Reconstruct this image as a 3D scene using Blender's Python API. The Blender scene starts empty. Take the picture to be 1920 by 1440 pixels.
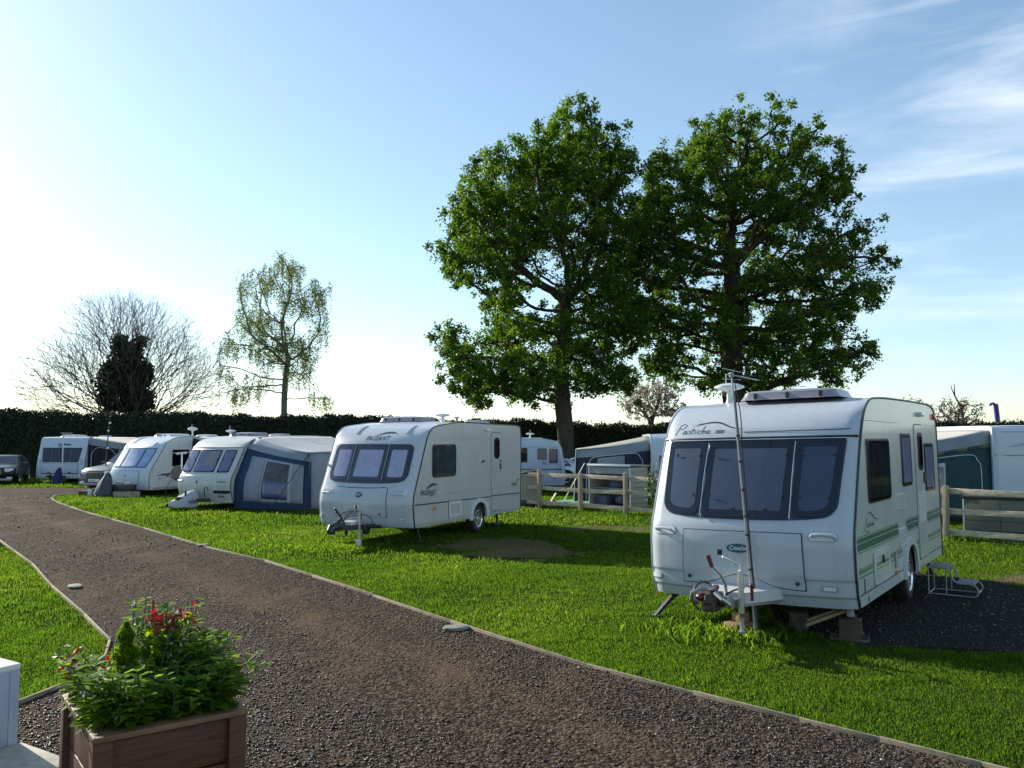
import bpy, bmesh, math, random
import numpy as np
from mathutils import Vector, Matrix, Euler

R = math.radians
SC = bpy.context.scene
COL = SC.collection
rng = np.random.default_rng(7)
def reseed(n):
    global rng
    rng = np.random.default_rng(n); random.seed(n)
random.seed(11)

# ------------------------------------------------------------------ materials
def _nodes(name):
    m = bpy.data.materials.new(name)
    m.use_nodes = True
    nt = m.node_tree
    nt.nodes.clear()
    return m, nt, nt.nodes, nt.links

def M(name, col, rough=.5, metal=0., var=.10, scale=5., bump=0., bscale=60., coat=0., stretch=None, spec=.5, streak=0., streakcol=(.25, .26, .2), trans=0.):
    """Principled material with noise in its colour, optional bump, vertical weather streaks and translucency."""
    m, nt, N, L = _nodes(name)
    out = N.new('ShaderNodeOutputMaterial')
    b = N.new('ShaderNodeBsdfPrincipled')
    tc = N.new('ShaderNodeTexCoord')
    mp = N.new('ShaderNodeMapping')
    L.new(tc.outputs['Object'], mp.inputs['Vector'])
    if stretch: mp.inputs['Scale'].default_value = stretch
    nz = N.new('ShaderNodeTexNoise')
    nz.inputs['Scale'].default_value = scale
    nz.inputs['Detail'].default_value = 6
    L.new(mp.outputs['Vector'], nz.inputs['Vector'])
    rp = N.new('ShaderNodeValToRGB')
    rp.color_ramp.elements[0].position = .3
    rp.color_ramp.elements[1].position = .7
    c = np.array(col)
    rp.color_ramp.elements[0].color = (*np.clip(c * (1 - var), 0, 1), 1)
    rp.color_ramp.elements[1].color = (*np.clip(c * (1 + var), 0, 1), 1)
    L.new(nz.outputs['Fac'], rp.inputs['Fac'])
    src = rp.outputs['Color']
    if streak:
        m2 = N.new('ShaderNodeMapping'); m2.inputs['Scale'].default_value = (9, 9, .7)
        L.new(tc.outputs['Object'], m2.inputs['Vector'])
        n2 = N.new('ShaderNodeTexNoise'); n2.inputs['Scale'].default_value = 1.6; n2.inputs['Detail'].default_value = 5
        L.new(m2.outputs['Vector'], n2.inputs['Vector'])
        r2 = N.new('ShaderNodeMapRange'); r2.inputs['From Min'].default_value = .5; r2.inputs['From Max'].default_value = .8
        r2.inputs['To Max'].default_value = streak
        L.new(n2.outputs['Fac'], r2.inputs['Value'])
        mx = N.new('ShaderNodeMix'); mx.data_type = 'RGBA'
        L.new(r2.outputs['Result'], mx.inputs['Factor']); L.new(src, mx.inputs['A'])
        mx.inputs['B'].default_value = (*streakcol, 1)
        src = mx.outputs['Result']
    L.new(src, b.inputs['Base Color'])
    b.inputs['Roughness'].default_value = rough
    b.inputs['Metallic'].default_value = metal
    b.inputs['Coat Weight'].default_value = coat
    b.inputs['Coat Roughness'].default_value = .08
    b.inputs['Specular IOR Level'].default_value = spec
    if bump:
        n3 = N.new('ShaderNodeTexNoise'); n3.inputs['Scale'].default_value = bscale; n3.inputs['Detail'].default_value = 4
        L.new(mp.outputs['Vector'], n3.inputs['Vector'])
        bp = N.new('ShaderNodeBump'); bp.inputs['Strength'].default_value = bump; bp.inputs['Distance'].default_value = .02
        L.new(n3.outputs['Fac'], bp.inputs['Height']); L.new(bp.outputs['Normal'], b.inputs['Normal'])
    if trans:
        t = N.new('ShaderNodeBsdfTranslucent'); L.new(src, t.inputs['Color'])
        mx2 = N.new('ShaderNodeMixShader'); mx2.inputs['Fac'].default_value = trans
        L.new(b.outputs['BSDF'], mx2.inputs[1]); L.new(t.outputs['BSDF'], mx2.inputs[2])
        L.new(mx2.outputs['Shader'], out.inputs['Surface'])
    else:
        L.new(b.outputs['BSDF'], out.inputs['Surface'])
    return m

def leafmat(name, ca, cb, tcol, trans=.45, rough=.5, spec=.35, cmid=None):
    """Leaf or blade: colour between ca and cb by the per-leaf attribute, light passing through it in tcol tint."""
    m, nt, N, L = _nodes(name)
    out = N.new('ShaderNodeOutputMaterial')
    at = N.new('ShaderNodeAttribute'); at.attribute_name = 'rnd'
    rp = N.new('ShaderNodeValToRGB')
    rp.color_ramp.elements[0].color = (*ca, 1); rp.color_ramp.elements[1].color = (*cb, 1)
    if cmid:
        e = rp.color_ramp.elements.new(.5); e.color = (*cmid, 1)
    L.new(at.outputs['Fac'], rp.inputs['Fac'])
    b = N.new('ShaderNodeBsdfPrincipled'); b.inputs['Roughness'].default_value = rough
    b.inputs['Specular IOR Level'].default_value = spec
    L.new(rp.outputs['Color'], b.inputs['Base Color'])
    t = N.new('ShaderNodeBsdfTranslucent')
    mc = N.new('ShaderNodeMix'); mc.data_type = 'RGBA'; mc.blend_type = 'MULTIPLY'; mc.inputs['Factor'].default_value = 1
    L.new(rp.outputs['Color'], mc.inputs['A']); mc.inputs['B'].default_value = (*tcol, 1)
    mc.clamp_result = False
    L.new(mc.outputs['Result'], t.inputs['Color'])
    mx = N.new('ShaderNodeMixShader'); mx.inputs['Fac'].default_value = trans
    L.new(b.outputs['BSDF'], mx.inputs[1]); L.new(t.outputs['BSDF'], mx.inputs[2])
    L.new(mx.outputs['Shader'], out.inputs['Surface'])
    return m

def glassmat(name, tint=(.4, .42, .45), rough=.03):
    """Tinted acrylic: what is behind shows darkened, the sky mirrors in it."""
    m, nt, N, L = _nodes(name)
    out = N.new('ShaderNodeOutputMaterial')
    nz = N.new('ShaderNodeTexNoise'); nz.inputs['Scale'].default_value = 3
    tc = N.new('ShaderNodeTexCoord'); L.new(tc.outputs['Object'], nz.inputs['Vector'])
    bp = N.new('ShaderNodeBump'); bp.inputs['Strength'].default_value = .08; bp.inputs['Distance'].default_value = .03
    L.new(nz.outputs['Fac'], bp.inputs['Height'])
    tr = N.new('ShaderNodeBsdfTransparent'); tr.inputs['Color'].default_value = (*tint, 1)
    gl = N.new('ShaderNodeBsdfGlossy'); gl.inputs['Roughness'].default_value = rough
    L.new(bp.outputs['Normal'], gl.inputs['Normal'])
    fr = N.new('ShaderNodeFresnel'); fr.inputs['IOR'].default_value = 1.5
    mx = N.new('ShaderNodeMixShader')
    ge = N.new('ShaderNodeNewGeometry'); iv = N.new('ShaderNodeMath'); iv.operation = 'SUBTRACT'; iv.inputs[0].default_value = 1.; L.new(ge.outputs['Backfacing'], iv.inputs[1])
    mu = N.new('ShaderNodeMath'); mu.operation = 'MULTIPLY'; L.new(fr.outputs['Fac'], mu.inputs[0]); L.new(iv.outputs[0], mu.inputs[1])
    L.new(mu.outputs[0], mx.inputs['Fac']); L.new(tr.outputs['BSDF'], mx.inputs[1]); L.new(gl.outputs['BSDF'], mx.inputs[2])
    L.new(mx.outputs['Shader'], out.inputs['Surface'])
    return m

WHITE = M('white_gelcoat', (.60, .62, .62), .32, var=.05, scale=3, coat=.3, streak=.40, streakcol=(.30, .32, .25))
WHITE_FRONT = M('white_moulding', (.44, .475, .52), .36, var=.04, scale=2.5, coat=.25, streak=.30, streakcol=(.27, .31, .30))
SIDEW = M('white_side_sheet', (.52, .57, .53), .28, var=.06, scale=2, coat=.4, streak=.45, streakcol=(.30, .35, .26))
BLUEWHITE = M('blue_white_sheet', (.42, .53, .63), .35, var=.05, scale=2, coat=.3, streak=.12)
GREYPL = M('grey_plastic', (.30, .31, .33), .45, var=.1)
SMOKE = M('smoked_plastic', (.26, .24, .28), .3, var=.12, coat=.4)
DARK = M('black_trim', (.025, .026, .03), .4, var=.2)
RUBBER = M('rubber', (.02, .02, .021), .8, var=.25)
DARKWIN = M('window_surround', (.022, .026, .036), .15, var=.2, coat=.6)
LINE = M('panel_gap', (.07, .09, .12), .6, var=.15)
BLIND = M('grey_blind', (.15, .18, .245), .8, var=.12, scale=3)
CURTAIN = M('net_curtain', (.46, .46, .62), .9, var=.18, scale=6, stretch=(5, 5, .4))
BROWNCURT = M('brown_curtain', (.30, .20, .16), .9, var=.45, scale=5)
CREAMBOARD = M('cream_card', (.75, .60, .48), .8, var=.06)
STEEL = M('galvanised_steel', (.42, .43, .44), .42, metal=.8, var=.2, scale=14)
ALU = M('aluminium', (.75, .76, .78), .28, metal=.9, var=.1)
RUST = M('rusty_iron', (.075, .052, .042), .75, metal=.3, var=.4, scale=16, bump=.3)
REDPL = M('red_plastic', (.11, .02, .022), .4, var=.15)
AMBER = M('amber_lens', (.75, .22, .03), .25, var=.15, coat=.4)
LENS = M('clear_lens', (.62, .66, .68), .2, var=.1, coat=.6)
REDLENS = M('red_lens', (.6, .03, .05), .25, var=.1, coat=.5)
TEAL = M('teal_badge', (.015, .09, .15), .3, var=.1, coat=.3)
NAVY = M('navy_badge', (.01, .02, .12), .3, var=.1, coat=.3)
GREENST = M('green_stripe', (.010, .115, .088), .35, var=.08, coat=.3)
GREENLT = M('pale_green_stripe', (.09, .23, .14), .35, var=.08, coat=.3)
INK = M('dark_lettering', (.018, .03, .06), .4, var=.1)
PALEINK = M('pale_lettering', (.7, .74, .76), .4, var=.05)
GLASS = glassmat('tinted_acrylic', (.56, .60, .66))
GLASSL = glassmat('light_acrylic', (.86, .87, .90))
CARGLASS = glassmat('car_glass', (.25, .28, .28))
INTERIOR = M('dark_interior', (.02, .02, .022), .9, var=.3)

# ------------------------------------------------------------------ mesh builder
def rr(y0, y1, z0, z1, r, n=5):
    """Rounded rectangle outline (counter-clockwise)."""
    r = min(r, abs(y1 - y0) / 2.01, abs(z1 - z0) / 2.01)
    P = []
    for cx, cz, a0 in ((y1 - r, z0 + r, -90), (y1 - r, z1 - r, 0), (y0 + r, z1 - r, 90), (y0 + r, z0 + r, 180)):
        for k in range(n + 1):
            a = R(a0 + 90 * k / n)
            P.append((cx + r * math.cos(a), cz + r * math.sin(a)))
    return P

def catmull(pts, k=5):
    P = [np.array(p, float) for p in pts]
    P = [2 * P[0] - P[1]] + P + [2 * P[-1] - P[-2]]
    out = []
    for i in range(1, len(P) - 2):
        p0, p1, p2, p3 = P[i - 1:i + 3]
        for j in range(k):
            t = j / k
            out.append(.5 * ((2 * p1) + (-p0 + p2) * t + (2 * p0 - 5 * p1 + 4 * p2 - p3) * t * t + (-p0 + 3 * p1 - 3 * p2 + p3) * t ** 3))
    out.append(P[-2])
    return [tuple(p) for p in out]

class MB:
    def __init__(s): s.bm = bmesh.new()
    def face(s, pts):
        try: return s.bm.faces.new([s.bm.verts.new(p) for p in pts])
        except ValueError: return None
    def box(s, c, size, rot=None, bev=0.):
        r = bmesh.ops.create_cube(s.bm, size=1)
        vs = r['verts']
        bmesh.ops.scale(s.bm, vec=size, verts=vs)
        if bev:
            es = list({e for v in vs for e in v.link_edges})
            q = bmesh.ops.bevel(s.bm, geom=es, offset=bev, segments=2, affect='EDGES', profile=.6)
            vs = list({v for f in q['faces'] for v in f.verts} | {v for v in vs if v.is_valid})
        mt = Matrix.Translation(c)
        if rot is not None: mt = mt @ (rot if isinstance(rot, Matrix) else Euler(rot).to_matrix().to_4x4())
        bmesh.ops.transform(s.bm, matrix=mt, verts=vs)
        return s
    def bar(s, a, b, w, h=None, bev=0.):
        """Rectangular bar from a to b."""
        a, b = Vector(a), Vector(b)
        d = b - a
        q = d.to_track_quat('X', 'Z').to_matrix().to_4x4()
        return s.box((a + b) / 2, (d.length, w, h or w), q, bev)
    def tube(s, pts, r, seg=8, closed=False):
        pts = [Vector(p) for p in pts]
        n = len(pts)
        rs = r if isinstance(r, (list, tuple)) else [r] * n
        up = None
        rings = []
        for i, p in enumerate(pts):
            if closed: d = pts[(i + 1) % n] - pts[i - 1]
            else: d = pts[min(i + 1, n - 1)] - pts[max(i - 1, 0)]
            if d.length < 1e-9: d = Vector((0, 0, 1))
            d.normalize()
            if up is None: up = Vector((0, 0, 1)) if abs(d.z) < .9 else Vector((1, 0, 0))
            x = d.cross(up)
            if x.length < 1e-6: x = d.orthogonal()
            x.normalize(); y = x.cross(d).normalized(); up = y
            rings.append([s.bm.verts.new(p + rs[i] * (math.cos(2 * math.pi * k / seg) * x + math.sin(2 * math.pi * k / seg) * y)) for k in range(seg)])
        m = n if closed else n - 1
        for i in range(m):
            A, B = rings[i], rings[(i + 1) % n]
            for k in range(seg): s.bm.faces.new((A[k], A[(k + 1) % seg], B[(k + 1) % seg], B[k]))
        if not closed:
            s.bm.faces.new(rings[0][::-1]); s.bm.faces.new(rings[-1])
        return s
    def prism(s, pts, vec):
        """Polygon pts extruded by vec, closed."""
        vec = Vector(vec)
        A = [s.bm.verts.new(p) for p in pts]
        B = [s.bm.verts.new(Vector(p) + vec) for p in pts]
        n = len(pts)
        s.bm.faces.new(A[::-1]); s.bm.faces.new(B)
        for i in range(n): s.bm.faces.new((A[i], A[(i + 1) % n], B[(i + 1) % n], B[i]))
        return s
    def lathe(s, prof, seg=20, mat=None):
        """Profile (r, h) turned about local z; mat places it."""
        mat = mat or Matrix()
        rings = []
        for r, h in prof:
            if r < 1e-6: rings.append([s.bm.verts.new(mat @ Vector((0, 0, h)))])
            else: rings.append([s.bm.verts.new(mat @ Vector((r * math.cos(2 * math.pi * k / seg), r * math.sin(2 * math.pi * k / seg), h))) for k in range(seg)])
        for A, B in zip(rings, rings[1:]):
            for k in range(seg):
                f = [A[k % len(A)], A[(k + 1) % len(A)], B[(k + 1) % len(B)], B[k % len(B)]]
                f = list(dict.fromkeys(f))
                if len(f) > 2: s.bm.faces.new(f)
        return s
    def grid(s, P, thick=None):
        V = [[s.bm.verts.new(p) for p in row] for row in P]
        for i in range(len(V) - 1):
            for j in range(len(V[0]) - 1):
                s.bm.faces.new((V[i][j], V[i][j + 1], V[i + 1][j + 1], V[i + 1][j]))
        return V
    def ball(s, c, r, sc=(1, 1, 1), sub=2):
        q = bmesh.ops.create_icosphere(s.bm, subdivisions=sub, radius=r)
        bmesh.ops.transform(s.bm, matrix=Matrix.Translation(c) @ Matrix.Diagonal((*sc, 1)), verts=q['verts'])
        return s
    def build(s, name, mat, parent=None, smooth=True, angle=35, normals=True):
        if normals: bmesh.ops.recalc_face_normals(s.bm, faces=s.bm.faces)
        me = bpy.data.meshes.new(name)
        s.bm.to_mesh(me); s.bm.free()
        return link(name, me, mat, parent, smooth, angle)

def link(name, me, mat, parent=None, smooth=True, angle=35):
    for m in (mat if isinstance(mat, (list, tuple)) else [mat]): me.materials.append(m)
    if smooth and len(me.polygons):
        me.polygons.foreach_set('use_smooth', [True] * len(me.polygons))
        me.set_sharp_from_angle(angle=R(angle))
    o = bpy.data.objects.new(name, me)
    COL.objects.link(o)
    if parent: o.parent = parent
    return o

def tag(o, label=None, cat=None, group=None, kind=None):
    if label: o['label'] = label
    if cat: o['category'] = cat
    if group: o['group'] = group
    if kind: o['kind'] = kind
    return o

def thing(name, label, cat, loc=(0, 0, 0), rz=0., group=None, rx=0., ry=0.):
    o = bpy.data.objects.new(name, None)
    COL.objects.link(o)
    o.empty_display_size = .2
    o.location = loc
    o.rotation_euler = (rx, ry, rz)
    return tag(o, label, cat, group)

def copy_tree(o, parent=None):
    c = o.copy(); COL.objects.link(c); c.parent = parent
    for ch in list(o.children): copy_tree(ch, c)
    return c

def numpy_mesh(name, verts, nper, faces_per, mat, parent=None, rnd=None, smooth=False):
    """verts (N, nper, 3); faces_per: index tuples inside one element, all of one length."""
    N = len(verts)
    fp = np.array(faces_per)
    k = fp.shape[1]
    me = bpy.data.meshes.new(name)
    me.vertices.add(N * nper)
    me.vertices.foreach_set('co', np.ascontiguousarray(verts, dtype=np.float32).ravel())
    idx = (np.arange(N)[:, None, None] * nper + fp[None]).reshape(-1)
    me.loops.add(len(idx)); me.loops.foreach_set('vertex_index', idx.astype(np.int32))
    nf = N * len(fp)
    me.polygons.add(nf); me.polygons.foreach_set('loop_start', (np.arange(nf) * k).astype(np.int32))
    if smooth: me.polygons.foreach_set('use_smooth', np.ones(nf, bool))
    if rnd is not None:
        a = me.attributes.new('rnd', 'FLOAT', 'POINT')
        a.data.foreach_set('value', np.repeat(rnd, nper).astype(np.float32))
    me.update(calc_edges=True)
    return link(name, me, mat, parent, False)

def leaves(name, pos, size, mat, parent=None, up=.3, aspect=.6, rnd=None, down=0., fold=.25):
    """Small folded leaf faces at pos, turned at random (up tilts them to the sky, down makes them hang)."""
    N = len(pos)
    n = rng.normal(size=(N, 3)); n[:, 2] += up * 3; n /= np.linalg.norm(n, axis=1)[:, None]
    d = rng.normal(size=(N, 3)); d[:, 2] -= down * 3
    d -= n * (d * n).sum(1)[:, None]; d /= np.linalg.norm(d, axis=1)[:, None] + 1e-9
    e = np.cross(n, d)
    s = np.asarray(size)[:, None] if np.ndim(size) else np.full((N, 1), size)
    V = np.empty((N, 4, 3))
    V[:, 0] = pos - d * s * .5
    V[:, 1] = pos + e * s * .5 * aspect + n * s * fold * .4
    V[:, 2] = pos + d * s * .5
    V[:, 3] = pos - e * s * .5 * aspect + n * s * fold * .4
    if rnd is None: rnd = rng.random(N)
    return numpy_mesh(name, V, 4, [(0, 1, 2, 3)], mat, parent, rnd)

def vnoise(x, y, f=1., seed=0):
    """Smooth pseudo-noise 0..1 of plane points."""
    r = np.random.default_rng(seed)
    v = np.zeros_like(x)
    for i in range(7):
        a = r.uniform(0, 2 * math.pi); k = f * r.uniform(.6, 2.6); p = r.uniform(0, 6.28)
        v += np.sin(k * (x * math.cos(a) + y * math.sin(a)) + p + 1.5 * np.sin(k * .6 * (x * math.sin(a) - y * math.cos(a)) + p))
    return .5 + v / 9

def inside(px, py, poly):
    c = np.zeros(len(px), bool)
    n = len(poly)
    for i in range(n):
        x1, y1 = poly[i]; x2, y2 = poly[i - 1]
        if y1 == y2: continue
        c ^= ((y1 > py) != (y2 > py)) & (px < (x2 - x1) * (py - y1) / (y2 - y1) + x1)
    return c

_TXT = {}
def text2d(s, size=1., shear=0., bold=0.):
    """Outline-filled lettering in the plane: vertices and faces, starting at x = 0."""
    cu = bpy.data.curves.new('lettering', 'FONT')
    cu.body = s; cu.size = size; cu.shear = shear; cu.offset = bold; cu.resolution_u = 3
    ob = bpy.data.objects.new('lettering_source', cu)
    me = bpy.data.meshes.new_from_object(ob)
    V = np.array([v.co[:2] for v in me.vertices]); F = [tuple(p.vertices) for p in me.polygons]
    bpy.data.objects.remove(ob); bpy.data.curves.remove(cu); bpy.data.meshes.remove(me)
    V[:, 0] -= V[:, 0].min()
    return V, F

def put_text(mb, VF, fn):
    V, F = VF
    vs = [mb.bm.verts.new(fn(float(x), float(y))) for x, y in V]
    for f in F:
        try: mb.bm.faces.new([vs[i] for i in f])
        except ValueError: pass

def stroke(mb, pts, w, fn, k=6, taper=False):
    """Brush line through plane points, mapped onto a surface by fn."""
    P = catmull(pts, k) if len(pts) > 2 else [tuple(pts[0]), tuple(pts[-1])]
    P = [np.array(p) for p in P]
    row = []
    for i, p in enumerate(P):
        d = P[min(i + 1, len(P) - 1)] - P[max(i - 1, 0)]
        n = np.array([-d[1], d[0]]) / (np.linalg.norm(d) + 1e-9)
        t = i / (len(P) - 1)
        ww = w * (math.sin(math.pi * min(max(t, .06), .94)) if taper else 1) / 2
        row.append((mb.bm.verts.new(fn(*(p + n * ww))), mb.bm.verts.new(fn(*(p - n * ww)))))
    for a, b in zip(row, row[1:]): mb.bm.faces.new((a[0], a[1], b[1], b[0]))

PASTICHE = [[(.02, -.08), (.2, .55), (.3, .98)], [(.26, .92), (.46, 1.06), (.66, .92), (.52, .62), (.26, .50)],
    [(.8, .34), (.64, .34), (.54, .1), (.64, .02), (.78, .28), (.76, .04), (.86, .06)], [(1.04, .36), (.94, .3), (1.04, .14), (.9, .02)],
    [(1.24, .6), (1.14, .1), (1.22, .02)], [(1.08, .4), (1.34, .42)], [(1.42, .36), (1.36, .08), (1.44, .04)], [(1.46, .5), (1.48, .53)],
    [(1.74, .3), (1.62, .36), (1.54, .14), (1.62, .02), (1.74, .08)], [(1.96, .84), (1.84, .3), (1.8, .02)], [(1.82, .14), (1.96, .34), (2.02, .24), (1.98, .02)],
    [(2.14, .16), (2.3, .26), (2.24, .36), (2.14, .2), (2.2, .02), (2.4, .1)]]

# ------------------------------------------------------------------ touring caravans
class Van:
    """Body surface of a touring caravan: local x across, y from the front to the rear, z up."""
    def __init__(s, root, L, W, front, roof, rear, bow=.14, mat=None, sidemat=None, arch=None, zw=(2.0, 2.45), zb=None, roofmat=None):
        s.root, s.L, s.W, s.bow, s.zw = root, L, W, bow, zw
        s.front = catmull(front, 12)
        s.roof = catmull([front[-1]] + roof, 5)[1:]
        s.rear = catmull([roof[-1]] + rear, 5)[1:]
        s.fz = [p[1] for p in s.front]; s.fy = [p[0] for p in s.front]
        s.body(mat, sidemat, arch)
    def wz(s, z): return 1 - min(max((z - s.zw[0]) / (s.zw[1] - s.zw[0]), 0), 1) ** 1.4
    def yf(s, u, z):
        return float(np.interp(z, s.fz, s.fy)) - s.bulge(u) * s.wz(z)
    def bulge(s, u):
        a = min(abs(u), 1)
        return s.bow * (1 - a ** 2.6) + .055 * (1 - max((a - .87) / .13, 0) ** 2.2)
    def F(s, x, z, off=0.):
        """Point on the front panel at x across and height z, lifted by off."""
        u = x / (s.W / 2)
        y = s.yf(u, z); e = .02
        dx = (s.yf(u + e, z) - s.yf(u - e, z)) / (e * s.W)
        dz = (s.yf(u, z + e) - s.yf(u, z - e)) / (2 * e)
        n = Vector((dx, -1, dz)).normalized()
        return Vector((x, y, z)) + n * off
    def S(s, y, z, off=0., sg=1): return Vector((sg * (s.W / 2 + off), y, z))
    def body(s, mat, sidemat, arch):
        base = [-1, -.993, -.98, -.96, -.935, -.90, -.86, -.8, -.7, -.55, -.4, -.2, 0, .2, .4, .55, .7, .8, .86, .90, .935, .96, .98, .993, 1]
        us = sorted({a for p, q in zip(base, base[1:]) for a in (p, (2 * p + q) / 3, (p + 2 * q) / 3, q)})
        prof = [(p, 0) for p in s.front] + [(p, 1) for p in s.roof] + [(p, 2) for p in s.rear]
        mb = MB()
        P = []
        for (y, z), k in prof:
            row = []
            for u in us:
                yy = y - (s.bulge(u) * s.wz(z) if k == 0 else 0)
                zz = z + (.03 * (1 - u * u) if k == 1 else 0)
                row.append((u * s.W / 2, yy, zz))
            P.append(row)
        mb.grid(P)
        # floor
        f = P[0]; r = P[-1]
        mb.grid([f, r])
        mb.build('body', mat, s.root, angle=40)
        # side sheets, with a wheel-arch notch
        for sg in (-1, 1):
            pts = [(y, z) for (y, z), k in prof]
            zb = pts[0][1]
            bottom = []
            if arch:
                yc, ra, h = arch
                for i in range(13):
                    a = math.pi * i / 12
                    bottom.append((yc + ra * math.cos(a), zb + h * math.sin(a) ** .8))
            loop = pts + bottom
            m2 = MB()
            m2.prism([(sg * (s.W / 2 - .004), y, z) for y, z in loop], (sg * .006, 0, 0))
            m2.build('side_panel', sidemat or mat, s.root, angle=30)
            # edge rail following the corner
            m3 = MB()
            m3.tube([(sg * (s.W / 2 + .004), y - .004, z) for y, z in pts], .013, 5)
            m3.build('awning_rail', DARK if sg > 0 else WHITE, s.root)  # left rail coloured white so the corner reads as sunlit
    # -- patches on the front
    def patch(s, mb, xb, xt, z0, z1, off, r=.06, nb=14, na=14, lo=None, hi=None, rb=None):
        lo = lo or (lambda a: z0); hi = hi or (lambda a: z1)
        rows = []
        H = (z1 - z0) / 2
        for i in range(nb + 1):
            b = -math.cos(math.pi * i / nb)
            hw = (lerp(xb[1], xt[1], (b + 1) / 2) - lerp(xb[0], xt[0], (b + 1) / 2)) / 2
            mid = (lerp(xb[1], xt[1], (b + 1) / 2) + lerp(xb[0], xt[0], (b + 1) / 2)) / 2
            rad = (rb if (rb is not None and b < 0) else r)
            d = abs(b) * H - (H - rad)
            k = 1.
            if d > 0: k = 1 - (rad - math.sqrt(max(rad * rad - d * d, 0))) / hw
            row = []
            for j in range(na + 1):
                a = (-1 + 2 * j / na) * k
                z = lerp(lo(a), hi(a), (b + 1) / 2)
                row.append(s.F(mid + a * hw, z, off))
            rows.append(row)
        V = mb.grid(rows)
        # skirt down to the panel
        loop = V[0] + [r_[-1] for r_ in V[1:-1]] + V[-1][::-1] + [r_[0] for r_ in V[-2:0:-1]]
        c = sum((v.co for v in loop), Vector()) / len(loop)
        back = [mb.bm.verts.new(v.co + Vector((0, off + .004, 0))) for v in loop]
        n = len(loop)
        for i in range(n):
            try: mb.bm.faces.new((loop[i], loop[(i + 1) % n], back[(i + 1) % n], back[i]))
            except ValueError: pass
        return mb
    def plate(s, mb, y0, y1, z0, z1, r, th, sg=1, base=0., n=5):
        mb.prism([s.S(y, z, base, sg) for y, z in rr(y0, y1, z0, z1, r, n)], (sg * th, 0, 0))
        return mb
    def side_window(s, y0, y1, z0, z1, curtain, sg=1, r=.05, fr=.045, name='side_window', frame=None, glass=None):
        w = s.plate(MB(), y0, y1, z0, z1, r, .016, sg, .003).build(name, frame or DARKWIN, s.root)
        c = s.plate(MB(), y0 + fr, y1 - fr, z0 + fr, z1 - fr, r * .6, .003, sg, .019).build('curtain', curtain, w)
        g = s.plate(MB(), y0 + fr * .5, y1 - fr * .5, z0 + fr * .5, z1 - fr * .5, r * .8, .004, sg, .026).build('pane', glass or GLASS, w)
        return w
    def front_window(s, xb, xt, z0, z1, r, rb, blind, lo=None, glass=None, fr=.06, name='front_window'):
        w = s.patch(MB(), xb, xt, z0, z1, .012, r, rb=rb, lo=lo).build(name, DARKWIN, s.root)
        f = fr
        lo2 = (lambda a: lo(a) + f) if lo else None
        s.patch(MB(), (xb[0] + f, xb[1] - f), (xt[0] + f, xt[1] - f), z0 + f, z1 - f, .016, r * .6, rb=rb * .7, lo=lo2).build('blind', blind, w)
        g = .012
        lo3 = (lambda a: lo(a) + g) if lo else None
        s.patch(MB(), (xb[0] + g, xb[1] - g), (xt[0] + g, xt[1] - g), z0 + g, z1 - g, .026, r * .9, rb=rb * .9, lo=lo3).build('pane', glass or GLASS, w)
        return w
    def wheel(s, y, r=.30, wd=.175, sg=1, spokes=9, inset=.10):
        w = thing_part('wheel', s.root)
        w.location = (sg * (s.W / 2 - inset), y, r)
        wheel_parts(w, r, wd, sg, spokes)
        return w
    def text_front(s, mb, VF, x0, z0, off=.016): put_text(mb, VF, lambda a, b: s.F(x0 + a, z0 + b, off))
    def text_side(s, mb, VF, y0, z0, off=.008, sg=1): put_text(mb, VF, lambda a, b: s.S(y0 + a, z0 + b, off, sg))
    def stripe(s, y0, y1, z0, z1, mat, name='stripe', sg=1, slope=0., off=.0045):
        mb = MB()
        mb.prism([s.S(y0, z0, off, sg), s.S(y1, z0 + slope, off, sg), s.S(y1, z1 + slope, off, sg), s.S(y0, z1, off, sg)], (sg * .0015, 0, 0))
        return mb.build(name, mat, s.root, smooth=False)
    def rooflight(s, x, y, w, l, h=.10, z=None, mat=None, clips=3):
        z = z if z is not None else s.ztop(y)
        mb = MB()
        rows = []
        for k, (f, hh) in enumerate(((1.06, 0), (1.0, .35 * h), (.96, .8 * h), (.86, h), (.4, h * 1.12), (.02, h * 1.14))):
            rows.append([(x + px * f, y + py * f, z + hh) for px, py in [(a, b) for a, b in rr(-w / 2, w / 2, -l / 2, l / 2, .1, 4)]])
        for rw in rows: rw.append(rw[0])
        mb.grid(rows)
        o = mb.build('roof_vent', mat or SMOKE, s.root)
        c = MB()
        for k in range(clips):
            xx = x + (k - (clips - 1) / 2) * w * .34
            c.box((xx, y - l / 2 - .004, z + h * .42), (.035, .03, h * .62), bev=.005)
        c.build('clip', DARK, o)
        return o
    def ztop(s, y):
        P = s.front[-16:] + s.roof + s.rear[:2]
        return float(np.interp(y, [p[0] for p in P], [p[1] for p in P])) + .02
    def aerial(s, x, y, h=.17, r=.17):
        z = s.ztop(y) - .01
        m = Matrix.Translation((x, y, z))
        mb = MB()
        mb.lathe([(.0, 0), (.055, 0), (.05, .02), (.035, .05), (.034, h * .72), (.07, h * .8), (r * .8, h * .9), (r, h * .98), (r * .98, h * 1.08), (r * .6, h * 1.22), (.02, h * 1.28), (0, h * 1.28)], 20, m)
        mb.tube([(x - .04, y, z + h * 1.25), (x - .04, y, z + h * 1.25 + .13)], .008, 5)
        return mb.build('roof_aerial', WHITE, s.root)
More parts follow.
